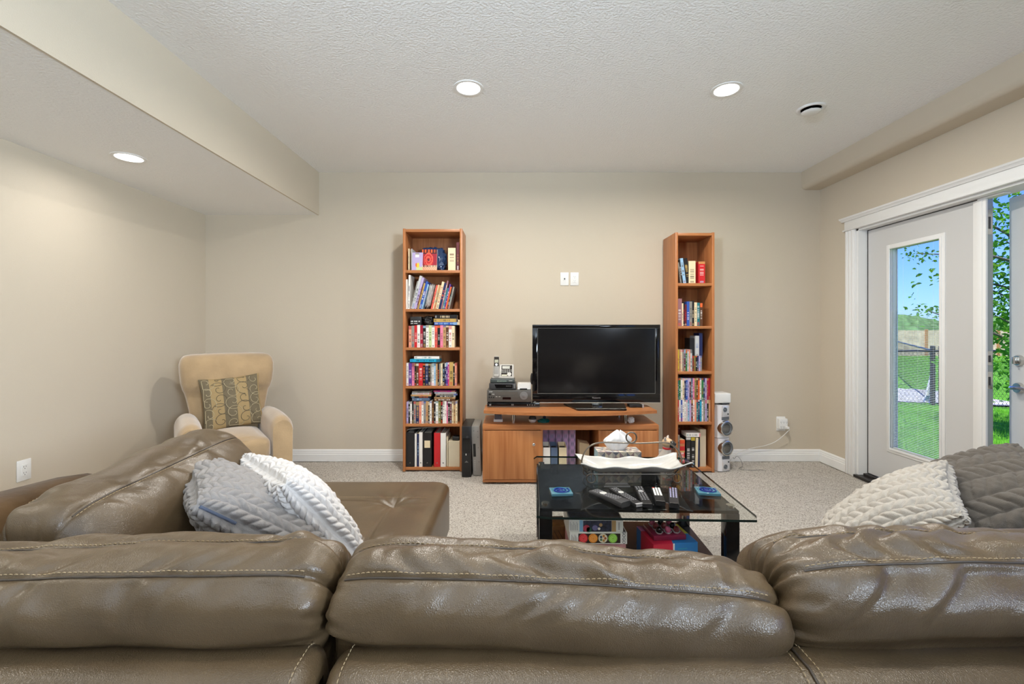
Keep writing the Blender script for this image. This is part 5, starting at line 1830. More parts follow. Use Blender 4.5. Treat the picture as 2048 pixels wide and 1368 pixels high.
t = thing('disc_player', 'silver disc player standing upright on its end beside the television stand', 'disc player', (-0.297, 3.835, 0))
tl = Matrix.Rotation(math.radians(-2.0), 4, 'Y')
mk(xf(rb(-0.036, 0.036, 0.0, 0.30, 0.004, 0.425, 0.004), tl), 'player_body', mat('dull_silver', (0.36, 0.35, 0.33), 0.35, metal=0.4), t, smooth=30)
mk(xf(bounds(-0.026, -0.004, -0.001, 0.002, 0.165, 0.275), tl), 'display', M_BLACK, t)
for k in range(6):
    mk(xf(bounds(-0.020, -0.012, -0.0012, 0.001, 0.05 + k * 0.016, 0.056 + k * 0.016), tl), 'button', M_BTN, t)
for (x, z_) in ((0.018, 0.38), (0.018, 0.33), (0.018, 0.24), (0.02, 0.12), (-0.016, 0.385)):
    mk(xf(lathe([(0.004, 0), (0.004, 0.0015), (0.0001, 0.0015)], 10, '-y', (x, 0, z_)), tl), 'button', M_GREYPL, t)

# ---------------------------------------------------------------- speakers by the narrow bookcase
M_SPK = mat('speaker_silver', (0.74, 0.73, 0.75), 0.35, metal=0.1)
M_CONE = mat('speaker_cone', (0.42, 0.46, 0.51), 0.45)
M_SURR = mat('speaker_rubber', (0.13, 0.145, 0.16), 0.6)


def speaker(label, x, y, z0, h_, flip, rz):
    t = thing('speaker', label, 'speaker', (x, y, z0), rz)
    w_ = 0.130
    poly = [(-w_ / 2, 0.15), (w_ / 2, 0.15)] + [(w_ / 2 * math.cos(a) if abs(math.cos(a)) > 1e-9 else 0, -0.028 * math.sin(a)) for a in np.linspace(0, PI, 15)]
    mk(prism(poly, 0.002, h_ - 0.002, 'z'), 'cabinet', M_SPK, t, smooth=40)
    f = (lambda q: h_ - q) if flip else (lambda q: q)
    zc = f(0.086)
    mk(lathe([(0.068, -0.01), (0.071, 0.026), (0.067, 0.036), (0.059, 0.038), (0.056, 0.030)], 32, '-y', (0.004, -0.012, zc)), 'woofer_ring', M_CHROME, t, smooth=40)
    mk(lathe([(0.057, 0.030), (0.050, 0.036), (0.042, 0.028)], 32, '-y', (0.004, -0.012, zc)), 'surround', M_SURR, t, smooth=40)
    mk(lathe([(0.043, 0.028), (0.019, 0.010)], 32, '-y', (0.004, -0.012, zc)), 'woofer_cone', M_CONE, t, smooth=40)
    mk(lathe([(0.020, 0.009), (0.015, 0.020), (0.0001, 0.024)], 24, '-y', (0.004, -0.012, zc)), 'dust_cap', M_SURR, t, smooth=60)
    z1, z2 = sorted((f(0.185), f(0.284)))
    mk(rb(-0.034, 0.045, -0.034, -0.018, z1, z2, 0.004), 'tweeter_plate', mat('bright_silver', (0.72, 0.72, 0.74), 0.25, metal=0.4), t, smooth=30)
    z1, z2 = sorted((f(0.158), f(0.185)))
    mk(rb(-0.034, 0.045, -0.031, -0.015, z1, z2, 0.002), 'dark_recess', M_SURR, t)
    mk(lathe([(0.020, 0.0), (0.021, 0.004), (0.017, 0.004), (0.014, 0.0), (0.010, 0.005), (0.0001, 0.007)], 20, '-y', (-0.006, -0.034, f(0.250))), 'tweeter', M_SURR, t, smooth=40)
    mk(lathe([(0.007, 0.0), (0.007, 0.002), (0.0001, 0.001)], 12, '-y', (0.028, -0.034, f(0.210))), 'port', M_BLACK, t)
    return t


speaker('lower silver speaker standing on the carpet, turned with its woofer uppermost', 1.868, 3.985, 0, 0.293, True, math.radians(20))
speaker('upper silver speaker stacked on the lower one beside the narrow bookcase', 1.864, 3.985, 0.294, 0.292, False, math.radians(20))
# white box on the speakers
t = thing('router_box', 'white plastic box on top of the stacked silver speakers', 'router', (1.868, 3.965, 0.5875), math.radians(6))
mk(rb(-0.085, 0.065, 0.0, 0.13, 0.012, 0.098, 0.006, 3), 'box_body', M_WHITE, t, smooth=40)
mk(rb(-0.02, 0.05, -0.004, 0.06, 0.0, 0.013, 0.002), 'dark_foot', M_DARK, t)

# ---------------------------------------------------------------- coffee table
CTX, CTY, CTR = 0.590, 2.358, math.radians(-2.0)
ct = thing('coffee_table', 'square coffee table with clear glass top over a black framed base', 'coffee table', (CTX, CTY, 0), CTR)
GZT = 0.450
xs_, ys_ = rrect(0, 0, 0.470, 0.4625, 0.012, 64)
poly = list(zip(map(float, xs_), map(float, ys_)))
vs, fs = prism(poly, GZT - 0.010, GZT, 'z')
g = MB()
g.add((vs, fs[-2:]), 0)
g.add((vs, fs[:-2]), 1)
bm = bmesh.new()
me = g.mesh('glass_top', [M_TABLEGLASS, M_GLASSEDGE])
bm.from_mesh(me)
bmesh.ops.remove_doubles(bm, verts=list(bm.verts), dist=1e-6)
bm.to_mesh(me)
bm.free()
link('glass_top', me, ct)
M_TBLACK = mat('black_lacquer', (0.008, 0.008, 0.009), 0.12, spec=0.5)
M_TSHELF = mat('black_shelf', (0.016, 0.016, 0.018), 0.22, spec=0.5)
mk(rb(-0.452, 0.452, -0.300, 0.385, 0.408, 0.424, 0.002), 'upper_panel', M_TBLACK, ct)
mk(rb(-0.452, 0.452, -0.300, 0.385, 0.062, 0.080, 0.002), 'lower_shelf', M_TSHELF, ct)
for x in (-0.424, 0.424):
    for y in (-0.272, 0.357):
        mk(rb(x - .030, x + .030, y - .030, y + .030, 0.0, 0.409, 0.003), 'leg', M_TBLACK, ct, smooth=30)
        mk(cyl((x, y, 0.424), (x, y, GZT - 0.010), 0.018, n=16), 'glass_support', M_CHROME, ct, smooth=40)
TT = GZT + 0.0006


# white wavy dish in a wire stand
def dish():
    n, m = 72, 40
    U, V = np.meshgrid(np.linspace(-1, 1, n), np.linspace(-1, 1, m), indexing='ij')
    q = np.maximum(np.abs(U) ** 6, np.abs(V) ** 4)
    edge = np.clip((np.maximum(np.abs(U) * 1.0 - 0.72, 0) / 0.28), 0, 1)
    edv = np.clip((np.maximum(np.abs(V) - 0.55, 0) / 0.45), 0, 1)
    e = np.clip(np.sqrt(edge ** 2 + edv ** 2), 0, 1.25)
    X = U * 0.222 * (1 + 0.10 * e) + 0.028 * np.sign(U) * edge * (0.45 + 0.75 * np.abs(V) ** 3)
    Y = V * 0.072 * (1 + 0.22 * e) * (1 + 0.05 * np.sin(U * 9.0) * edv) + 0.018 * np.sign(V) * edv * np.abs(U) ** 6
    Z = 0.006 + 0.036 * e ** 1.5 + 0.0055 * edv * np.sin(U * 8.2 + V) + 0.004 * edge * np.sin(V * 5) + 0.008 * (edge * edv)
    return np.stack([X, Y, Z], -1)


M_CERAM = mat('white_ceramic', (0.54, 0.53, 0.505), 0.10, spec=0.6)
dcx, dcy = 0.632, 2.385
dsh = thing('serving_dish', 'long white ceramic dish with a wavy rim, held in the wire stand', 'dish', (dcx, dcy, 0.503))
o = link('dish_body', grid_mesh(dish(), 'dish_body', M_CERAM), dsh)
sd = o.modifiers.new('wall', 'SOLIDIFY')
sd.thickness = 0.006
sd.offset = -1.0
M_WIRE = mat('bronze_wire', (0.23, 0.20, 0.165), 0.35, metal=0.9)
wsd = thing('wire_stand', 'bronze wire dish stand with ring feet and an arched carrying handle', 'dish stand', (dcx, dcy, TT))
hz = [(-0.232, 0.035), (-0.252, 0.062), (-0.262, 0.092), (-0.256, 0.125), (-0.236, 0.162), (-0.200, 0.188), (-0.150, 0.1975), (-0.07, 0.196), (0.01, 0.193), (0.08, 0.194), (0.15, 0.1975), (0.200, 0.192), (0.240, 0.165), (0.262, 0.128), (0.266, 0.092), (0.252, 0.060), (0.232, 0.035)]
hp = catmull(np.array([(a, 0.0, b) for a, b in hz] + [(0.0, 0, -0.2)]), 6)[:16 * 6 + 1]
mk(tube([tuple(p) for p in hp], 0.0042, 8), 'handle', M_WIRE, wsd, smooth=60)
mk(tube([(0.0 + 0.0275 * math.cos(a), -0.002, 0.2245 + 0.0275 * math.sin(a)) for a in np.linspace(0, 2 * PI, 36, endpoint=False)], 0.0042, 8, True), 'handle_ring', M_WIRE, wsd, smooth=60)
for sx in (-1, 1):
    for sy in (-1, 1):
        c_ = (sx * 0.222, sy * 0.058, 0.0265)
        mk(tube([(c_[0] + 0.0235 * math.cos(a), c_[1], c_[2] + 0.0235 * math.sin(a)) for a in np.linspace(0, 2 * PI, 32, endpoint=False)], 0.003, 8, True), 'ring_foot', M_WIRE, wsd, smooth=60)
        mk(tube([(c_[0], c_[1], 0.024), (c_[0], c_[1], 0.044), (c_[0] * 0.97, c_[1], 0.0475)], 0.0026, 6), 'upright', M_WIRE, wsd, smooth=60)
mk(tube([(-0.214, -0.058, 0.0475), (0.214, -0.058, 0.0475), (0.214, 0.058, 0.0475), (-0.214, 0.058, 0.0475)], 0.0026, 6, True), 'base_frame', M_WIRE, wsd)
for sx in (-1, 1):
    mk(tube([(sx * 0.214, 0, 0.0475), (sx * 0.232, 0, 0.035)], 0.003, 6), 'side_wire', M_WIRE, wsd)

# tissue box with a triangle pattern
tb = thing('tissue_box', 'patterned tissue box with muted triangles, behind the white dish', 'tissue box', (0.622, 2.60, TT))
m = MB()
TP = [srgb(150, 128, 130), srgb(206, 192, 170), srgb(120, 122, 132), srgb(178, 170, 160), srgb(214, 206, 190)]
bw, bd_, bh = 0.252, 0.115, 0.088
r3 = random.Random(3)


def tri_face(o_, ux, uy, nx_, ny_, mm):
    for i_ in range(nx_):
        for j in range(ny_):
            a, b_ = i_ / nx_, j / ny_
            c_, d_ = (i_ + 1) / nx_, (j + 1) / ny_
            P4 = [o_ + ux * a + uy * b_, o_ + ux * c_ + uy * b_, o_ + ux * c_ + uy * d_, o_ + ux * a + uy * d_]
            ce = (P4[0] + P4[2]) / 2
            for k in range(4):
                mm.add(([tuple(P4[k]), tuple(P4[(k + 1) % 4]), tuple(ce)], [(0, 1, 2)]), 0, None, TP[(k + i_ * 2 + j) % 5])


tri_face(Vector((-bw / 2, 0, 0)), Vector((bw, 0, 0)), Vector((0, 0, bh)), 6, 2, m)
tri_face(Vector((-bw / 2, 0, bh)), Vector((bw, 0, 0)), Vector((0, bd_, 0)), 6, 3, m)
lb_ = srgb(150, 188, 200)
m.add(([(bw / 2, 0, 0), (bw / 2, bd_, 0), (bw / 2, bd_, bh), (bw / 2, 0, bh)], [(0, 1, 2, 3)]), 0, None, lb_)
m.add(([(-bw / 2, bd_, 0), (-bw / 2, 0, 0), (-bw / 2, 0, bh), (-bw / 2, bd_, bh)], [(0, 1, 2, 3)]), 0, None, lb_)
m.add(([(bw / 2, bd_, 0), (-bw / 2, bd_, 0), (-bw / 2, bd_, bh), (bw / 2, bd_, bh)], [(0, 1, 2, 3)]), 0, None, TP[1])
m.add(([(-bw / 2, 0, 0), (-bw / 2, bd_, 0), (bw / 2, bd_, 0), (bw / 2, 0, 0)], [(0, 1, 2, 3)]), 0, None, TP[1])
bm = bmesh.new()
me = m.mesh('carton', PRINT)
bm.from_mesh(me)
bmesh.ops.remove_doubles(bm, verts=list(bm.verts), dist=1e-6)
bm.to_mesh(me)
bm.free()
link('carton', me, tb)
rings = []
for (z_, r_, am) in ((0.0, 0.030, 0.25), (0.012, 0.040, 0.3), (0.035, 0.056, 0.28), (0.055, 0.064, 0.3), (0.066, 0.058, 0.34), (0.085, 0.040, 0.36), (0.100, 0.024, 0.3), (0.110, 0.010, 0.2)):
    ring = []
    for j in range(60):
        a = 2 * PI * j / 60
        k = 1 + am * (0.55 * math.sin(7 * a + z_ * 12) + 0.3 * math.sin(11 * a + 1.3 - z_ * 20)) * (0.5 if z_ > 0.09 else 0.8)
        ring.append((r_ * k * math.cos(a) * 1.15 + 0.10 * (z_ - 0.05), r_ * k * math.sin(a) * 0.42 + 0.055, bh - 0.003 + z_ + 0.010 * math.sin(3 * a + 0.5) * (z_ / 0.06 if z_ < 0.06 else 1)))
    rings.append(ring)
mk(loft(rings), 'tissue', mat('tissue_paper', (0.85, 0.86, 0.88), 0.9), tb, smooth=50)

# dog ornament behind the dish
dg = thing('dog_figurine', 'small tan and white dog figurine with black muzzle and red collar', 'figurine', (0.920, 2.685, TT), math.radians(55))
M_DT = mat('dog_tan', (0.52, 0.36, 0.21), 0.4)
M_DW = mat('dog_white', (0.55, 0.47, 0.41), 0.4)
M_DK = mat('dog_black', (0.02, 0.017, 0.015), 0.3)
rings = [sring(x, y, z_, a, b_, 24, 2.2) for (x, y, z_, a, b_) in ((0, 0.012, 0.0, .036, .042), (0, 0.014, 0.010, .038, .045), (0, 0.010, 0.035, .035, .040), (0, 0.002, 0.060, .029, .031), (0, -0.003, 0.078, .024, .025), (0, -0.004, 0.092, .021, .022), (0, -0.005, 0.104, .021, .022))]
mk(loft(rings), 'dog_body', M_DW, dg, smooth=70)
for s_ in (-1, 1):
    mk(tube([(s_ * .014, -0.026, 0.055), (s_ * .015, -0.033, 0.028), (s_ * .015, -0.034, 0.008), (s_ * .015, -0.044, 0.004)], [.010, .009, .008, .007], 10), 'front_leg', M_DW, dg, smooth=60)
    mk(ellipsoid((s_ * .030, 0.008, 0.018), (.013, .026, .018), 14, 10), 'haunch', M_DT, dg, smooth=70)
    mk(tube([(s_ * .022, -0.002, 0.138), (s_ * .029, -0.001, 0.152), (s_ * .031, -0.004, 0.161)], [.009, .007, .002], 8), 'ear', M_DW, dg, smooth=60)
    mk(ellipsoid((s_ * .019, -0.033, 0.134), (.005, .004, .005), 10, 8), 'eye', M_DK, dg, smooth=70)
mk(lathe([(.0225, 0.083), (.0245, 0.086), (.0245, 0.093), (.0225, 0.096)], 24, 'z', (0, -0.004, 0)), 'collar', mat('collar_red', (0.60, 0.03, 0.03), 0.4), dg, smooth=40)
mk(ellipsoid((0, -0.008, 0.121), (.034, .034, .028), 20, 14), 'dog_head', M_DT, dg, smooth=70)
mk(ellipsoid((0, -0.034, 0.116), (.027, .022, .022), 16, 12), 'muzzle', M_DK, dg, smooth=70)
mk(ellipsoid((0, -0.056, 0.121), (.006, .004, .004), 10, 8), 'nose', M_GLOSSBLK, dg, smooth=70)
mk(tube([(-0.008, -0.053, 0.107), (0, -0.055, 0.105), (0.008, -0.053, 0.107)], .001, 5), 'mouth', M_DT, dg)


# coasters
def coaster(label, x, y, rz):
    t = thing('coaster', label, 'coaster', (x, y, TT), rz)
    mk(rb(-0.052, 0.052, -0.046, 0.046, 0.0, 0.013, 0.003), 'glass_block', mat('pale_blue_glass', (0.07, 0.19, 0.25), 0.08, spec=0.8), t, smooth=30)
    r_ = MB()
    pts = []
    for k in range(70):
        q = k / 69
        a = q * 2 * PI * 2.1
        rr = 0.006 + 0.030 * q
        pts.append((rr * 1.15 * math.cos(a), rr * math.sin(a), 0.0133))
    mk(tube(pts, [0.0035 + 0.0025 * math.sin(k * 0.1) ** 2 for k in range(70)], 6), 'blue_swirl', mat('cobalt_print', (0.012, 0.03, 0.20), 0.1), t, smooth=60)
    mk(lathe([(0.040, 0.0128), (0.043, 0.0142), (0.046, 0.0128)], 40), 'teal_ring', mat('teal_print', (0.02, 0.16, 0.24), 0.1), t, smooth=40)


coaster('blue swirl glass coaster at the wide bookcase side of the coffee table', 0.238, 2.19, math.radians(4))
coaster('blue swirl glass coaster at the patio door side of the coffee table', 0.952, 2.195, math.radians(-9))


# remote controls
def remote(label, far, near, w_, h_, body, style, tilt=0):
    f, n_ = Vector(far), Vector(near)
    d = f - n_
    L = d.length
    t = thing('remote_control', label, 'remote control', (n_.x, n_.y, TT), math.atan2(d.y, d.x) - PI / 2, 'remote controls on the coffee table')
    rings = []
    for q in np.linspace(0, 1, 16):
        e = min(1.0, 0.55 + 5 * q) if style == 'curved' else min(1.0, 0.9 + q * 8)
        e = e * (min(1.0, 0.6 + (1 - q) * 5) if style == 'curved' else 1.0)
        ww = w_ / 2 * (1.0 + (0.12 * math.cos(q * 2 * PI) if style == 'curved' else 0.0)) * (0.86 + 0.14 * e)
        hh = h_ * (1.0 + (0.25 * math.cos(q * PI) if style == 'curved' else 0)) * (0.8 + 0.2 * e)
        y = q * L
        rings.append([(ww * c_, y, hh * z_) for c_, z_ in ((-.80, 0), (-.95, .25), (-1, .6), (-.92, .9), (-.7, 1), (.7, 1), (.92, .9), (1, .6), (.95, .25), (.8, 0))])
    mk(loft(rings), 'remote_body', body, t, smooth=40)

    def top(q):
        return h_ * (1.0 + (0.25 * math.cos(q * PI) if style == 'curved' else 0))
    if style != 'curved':
        mk(rb(-w_ * .42, w_ * .42, -0.001, 0.010, h_ * 0.15, h_ * 1.02, 0.001), 'end_cap', M_SILVER if style == 'silver' else M_BLACK, t)
    bt = None
    cols_, x_ = 3, w_ * 0.28
    colours = {'white': mat('bright_button', (0.75, 0.75, 0.73), 0.4), 'lilac': mat('lilac_button', (0.42, 0.40, 0.60), 0.4), 'grey': mat('mid_grey_button', (0.20, 0.20, 0.21), 0.4)}
    pal = {'curved': 'grey', 'silver': 'grey', 'plain': 'grey', 'white': 'white', 'lilac': 'lilac'}[style]
    q0, q1 = {'white': (0.42, 0.95), 'lilac': (0.36, 0.95)}.get(style, (0.22, 0.92))
    rows_ = 9 if style in ('white', 'lilac') else 11
    for j in range(rows_):
        q = q0 + (q1 - q0) * j / (rows_ - 1)
        if style in ('curved', 'silver', 'plain') and 0.60 < q < 0.74:
            continue
        for i_ in range(cols_):
            mt = colours[pal]
            if style in ('lilac', 'white') and j == rows_ - 1 and i_ == 0:
                mt = mat('red_button', (0.55, 0.06, 0.05), 0.4)
            s_ = 1.25 if style == 'white' else 1.0
            nm = ('button', mt.name, s_)
            if bt is None or bt[0] != nm:
                o = mk(rb(-w_ * .082 * s_, w_ * .082 * s_, -0.0038 * s_, 0.0038 * s_, 0, 0.002, 0.0006, 1), 'button', mt, t)
                bt = (nm, o)
            else:
                o = bt[1].copy()
                COL.objects.link(o)
                o.parent = t
            o.location = (x_ * (i_ - 1), q * L, top(q) - 0.0003)
    if style in ('curved', 'silver', 'plain'):
        mk(lathe([(w_ * .30, 0), (w_ * .30, .002), (w_ * .16, .0025), (w_ * .13, .001), (0.0001, .001)], 20), 'navigation_ring', M_BTN if style != 'plain' else M_SILVER, t, (0, 0.67 * L, top(0.67) - 0.0003), smooth=40)
    return t


M_RM = mat('charcoal_plastic', (0.022, 0.022, 0.024), 0.45, spec=0.3)
M_RB = mat('remote_black', (0.010, 0.010, 0.011), 0.45, spec=0.3)
remote('wide curved charcoal remote control, the one nearest the blue coaster by the bookcase side', (0.395, 2.195, 0), (0.510, 2.015, 0), 0.056, 0.022, mat('gunmetal_plastic', (0.045, 0.045, 0.048), 0.42, spec=0.35), 'curved')
remote('slim black remote with a silver tip beside the wide curved remote', (0.497, 2.225, 0), (0.572, 2.015, 0), 0.044, 0.016, M_RM, 'silver')
remote('long black remote with a pale navigation ring, middle of the five', (0.628, 2.245, 0), (0.606, 2.010, 0), 0.046, 0.017, M_RB, 'plain')
remote('short black remote with large pale oval buttons, next to the long remote', (0.704, 2.205, 0), (0.670, 2.030, 0), 0.046, 0.022, M_RB, 'white')
remote('black remote with lilac buttons, closest to the patio door', (0.788, 2.205, 0), (0.722, 2.005, 0), 0.044, 0.022, M_RM, 'lilac')

# ---------------------------------------------------------------- games on the lower shelf
LZ = 0.0806
Rct = Matrix.Rotation(CTR, 4, 'Z')


def game_box(label, x0, x1, y0, y1, z0, z1, side_m, top_m, rz=0.0):
    t = thing('board_game_box', label, 'game box', ((x0 + x1) / 2, y0, z0), rz, 'board games under the coffee table')
    hw_ = (x1 - x0) / 2
    mk(rb(-hw_, hw_, 0, y1 - y0, 0, z1 - z0 - 0.0006, 0.0012), 'box_body', side_m, t)
    mk(bounds(-hw_ + .006, hw_ - .006, 0.006, y1 - y0 - .006, z1 - z0 - 0.0012, z1 - z0 - 0.0002), 'lid_print', top_m, t)
    return t, hw_, z1 - z0


M_GW = mat('game_white', (0.74, 0.72, 0.67), 0.4)
M_GDK = mat('game_dark_print', (0.02, 0.012, 0.01), 0.4)
M_GNV = mat('game_navy_print', (0.03, 0.045, 0.10), 0.4, var=0.6, vscale=40)
M_GPK = mat('game_pink', (0.55, 0.26, 0.27), 0.5, var=0.2, vscale=30)
game_box('dark blue board game box at the bottom of the stack under the table', 0.275, 0.540, 2.13, 2.36, LZ, 0.160, M_GNV, M_GNV)
game_box('dusty pink board game box under the white box with coloured discs', 0.272, 0.538, 2.125, 2.36, 0.1602, 0.236, M_GPK, M_GPK)
t, hw_, hh_ = game_box('white board game box printed with red, orange, white and green discs', 0.272, 0.542, 2.118, 2.36, 0.2362, 0.292, M_GW, M_GDK)
mk(bounds(-hw_ + .040, hw_ - .032, -0.0006, 0.001, 0.005, hh_ - .006), 'dark_panel', M_GDK, t)
for k, c_ in enumerate(((0.55, 0.03, 0.035), (0.70, 0.24, 0.03), (0.72, 0.66, 0.50), (0.25, 0.50, 0.07))):
    dsc = mk(lathe([(0.0215, 0.0), (0.0215, 0.0012), (0.0001, 0.0012)], 28, '-y', (-0.072 + k * 0.0465, -0.0004, 0.028)), 'printed_disc', mat('disc_%d' % k, c_, 0.4), t)
    if k == 2:
        for a, cc in zip(np.linspace(0, 2 * PI, 6)[:-1], ((0.4, 0.1, 0.03), (0.5, 0.2, 0.03), (0.03, 0.06, 0.12), (0.1, 0.2, 0.12), (0.5, 0.25, 0.05))):
            mk(lathe([(0.0058, 0.0012), (0.0058, 0.0018), (0.0001, 0.0018)], 12, '-y', (-0.072 + 0.093 + 0.011 * math.cos(a), -0.0004, 0.028 + 0.011 * math.sin(a))), 'dot', mat('dot%.2f' % cc[0] + str(cc[2]), cc, 0.4), dsc)
    else:
        mk(tube([(-0.072 + k * 0.0465 + (0.003 + 0.0135 * q) * math.cos(q * 14), -0.0018, 0.028 + (0.003 + 0.0135 * q) * math.sin(q * 14)) for q in np.linspace(0, 1, 40)], 0.0008, 4), 'swirl', mat('swirl_%d' % k, tuple(min(1, v * 1.9 + 0.08) for v in c_), 0.4), dsc)
ln = MB()
for k in range(6):
    ln.add(bounds(-hw_ + .008 + k * .005, -hw_ + .010 + k * .005, -0.0006, 0.001, 0.012, 0.044 - (k % 3) * .006))
tag(ln.build('lettering', mat('print_grey', (0.25, 0.24, 0.23), 0.6), t), kind='stuff')
mk(xf(text_vf('GOGO', 0.020), Matrix.Translation((hw_ - .016, -0.0006, 0.032)) @ FRONT @ Matrix.Rotation(-PI / 2, 4, 'Z')), 'lettering', M_DARK, t)['kind'] = 'stuff'
t, hw_, hh_ = game_box('white board game box with a picture panel, topmost of the stack', 0.268, 0.524, 2.120, 2.355, 0.2922, 0.350, M_GW, M_GNV)
mk(bounds(-hw_ + .050, -hw_ + .066, -0.0006, 0.001, 0.002, hh_ - .002), 'blue_band', mat('game_sky_print', (0.22, 0.42, 0.62), 0.4), t)
pc = mk(bounds(-hw_ + .067, hw_ - .055, -0.0006, 0.001, 0.002, hh_ - .004), 'picture_panel', mat('game_picture', (0.03, 0.035, 0.06), 0.4, var=0.7, vscale=60), t)
for (x, z_, r_, c_) in ((-0.045, 0.018, 0.016, (0.45, 0.05, 0.09)), (-0.034, 0.012, 0.012, (0.02, 0.12, 0.07)), (-0.005, 0.020, 0.013, (0.16, 0.15, 0.30)), (0.014, 0.016, 0.006, (0.8, 0.7, 0.6)), (0.022, 0.034, 0.008, (0.45, 0.28, 0.12))):
    mk(lathe([(r_, 0.0), (r_, 0.0014), (0.0001, 0.0014)], 20, '-y', (x, -0.0004, z_)), 'printed_shape', mat('shape%.2f%.2f' % (c_[0], c_[1]), c_, 0.4), pc)
mk(bounds(hw_ - .054, hw_ - .034, -0.0006, 0.001, 0.002, hh_ - .004), 'tan_band', mat('game_tan_print', (0.45, 0.29, 0.12), 0.4), t)
ln = MB()
for k in range(8):
    ln.add(bounds(-hw_ + .006 + k * .005, -hw_ + .0075 + k * .005, -0.0006, 0.001, 0.008, 0.048 - (k % 3) * .007))
for k in range(5):
    ln.add(bounds(hw_ - .024, hw_ - .016, -0.0006, 0.001, 0.012 + k * .007, 0.016 + k * .007))
tag(ln.build('lettering', mat('print_grey', (0.25, 0.24, 0.23), 0.6), t), kind='stuff')

t = thing('wooden_box', 'brown wooden game box lying behind the table leg on the lower shelf', 'box', (0.232, 2.30, 0.158), math.radians(4))
mk(rb(-0.060, 0.052, 0.0, 0.13, 0.0, 0.082, 0.003), 'box_body', mat('umber_wood', (0.17, 0.075, 0.02), 0.5, var=0.35, vscale=25), t, smooth=30)
gr_ = MB()
for k in range(3):
    gr_.add(xf(bounds(-0.002, 0.002, -0.0008, 0.001, -0.026, 0.026), Matrix.Translation((-0.028 + k * 0.022, 0, 0.040)) @ Matrix.Rotation(-0.5, 4, 'Y')))
tag(gr_.build('carving', mat('dark_umber', (0.07, 0.03, 0.01), 0.6), t), kind='stuff')
crumple('folded_cloth', 'dark folded cloth lying under the brown wooden box', 'cloth', (0.19, 0.20, 0.078), (0.232, 2.37, LZ), mat('charcoal_cloth', (0.06, 0.055, 0.05), 0.95, var=0.3), 33, rough=0.10)

bb = thing('board_game_box', 'red and blue board game box with a tray of little cups on it', 'game box', (0.770, 2.115, LZ), math.radians(7), 'board games under the coffee table')
hx, hy, hzz = 0.110, 0.20, 0.160
mk(rb(-hx, hx, 0, hy, 0, hzz, 0.0015), 'box_body', mat('game_blue', (0.02, 0.20, 0.52), 0.35), bb)
M_GRED = mat('game_red', (0.60, 0.02, 0.05), 0.35)
mk(prism([(-hx - .0006, -.0006), (-0.012, -.0006), (-0.012, 0.001), (-hx + .001, 0.001), (-hx + .001, hy * 0.72), (-hx - .0006, hy * 0.72)], 0.004, hzz + .0004, 'z'), 'red_front', M_GRED, bb)
mk(prism([(-hx, 0), (-0.014, 0), (0.02, hy * 0.62), (-hx, hy * 0.72)], hzz - .0005, hzz + .0006, 'z'), 'red_lid', M_GRED, bb)
mk(prism([(-hx, hy * 0.72), (0.02, hy * 0.62), (0.05, hy), (-hx, hy)], hzz - .0005, hzz + .0006, 'z'), 'pink_lid', mat('game_rose', (0.62, 0.20, 0.38), 0.35), bb)
mk(prism([(0.055, hy * 0.5), (hx, hy * 0.45), (hx, hy), (0.05, hy)], hzz - .0005, hzz + .0006, 'z'), 'yellow_lid', mat('game_yellow', (0.62, 0.55, 0.05), 0.35), bb)
mk(prism([(-0.014, -.0008), (-0.006, -.0008), (-0.006, 0.001), (-0.014, 0.001)], 0.0, hzz, 'z'), 'white_band', M_WHITE, bb)
mk(lathe([(0.030, 0.0), (0.030, 0.0016), (0.022, 0.0016), (0.022, 0.0)], 30, '-y', (-0.060, -0.0002, hzz - 0.055)), 'emblem', mat('emblem_cream', (0.62, 0.42, 0.22), 0.4), bb)
ln = MB()
for k in range(5):
    ln.add(bounds(0.012, 0.056, -0.0006, 0.001, hzz - .028 - k * .012, hzz - .0245 - k * .012))
tag(ln.build('lettering', mat('print_teal', (0.03, 0.33, 0.48), 0.4), bb), kind='stuff')
ty = thing('game_tray', 'maroon tray holding nine little white cups with dark and pink balls', 'tray', (0.757, 2.155, LZ + hzz + 0.0012), math.radians(5))
mk(rb(-0.085, 0.075, -0.012, 0.125, 0.0, 0.024, 0.003), 'tray_body', mat('maroon_card', (0.26, 0.02, 0.055), 0.35), ty, smooth=30)
bc = [(0.02, 0.012, 0.014), (0.60, 0.12, 0.22), (0.20, 0.03, 0.035)]
for j in range(3):
    for i_ in range(3):
        c0 = (-0.048 + i_ * 0.043, 0.014 + j * 0.042, 0.024)
        cp = mk(lathe([(0.012, 0), (0.019, 0.009), (0.0175, 0.009), (0.010, 0.002), (0.0001, 0.002)], 20, 'z', c0), 'cup', M_WHITE, ty, smooth=40)
        cc = bc[(i_ + j * (1 if i_ else 2)) % 3]
        mk(ellipsoid((c0[0], c0[1], c0[2] + 0.017), (0.0145, 0.0145, 0.0155), 16, 10), 'ball', mat('ball%.2f' % cc[0], cc, 0.12), cp, smooth=70)

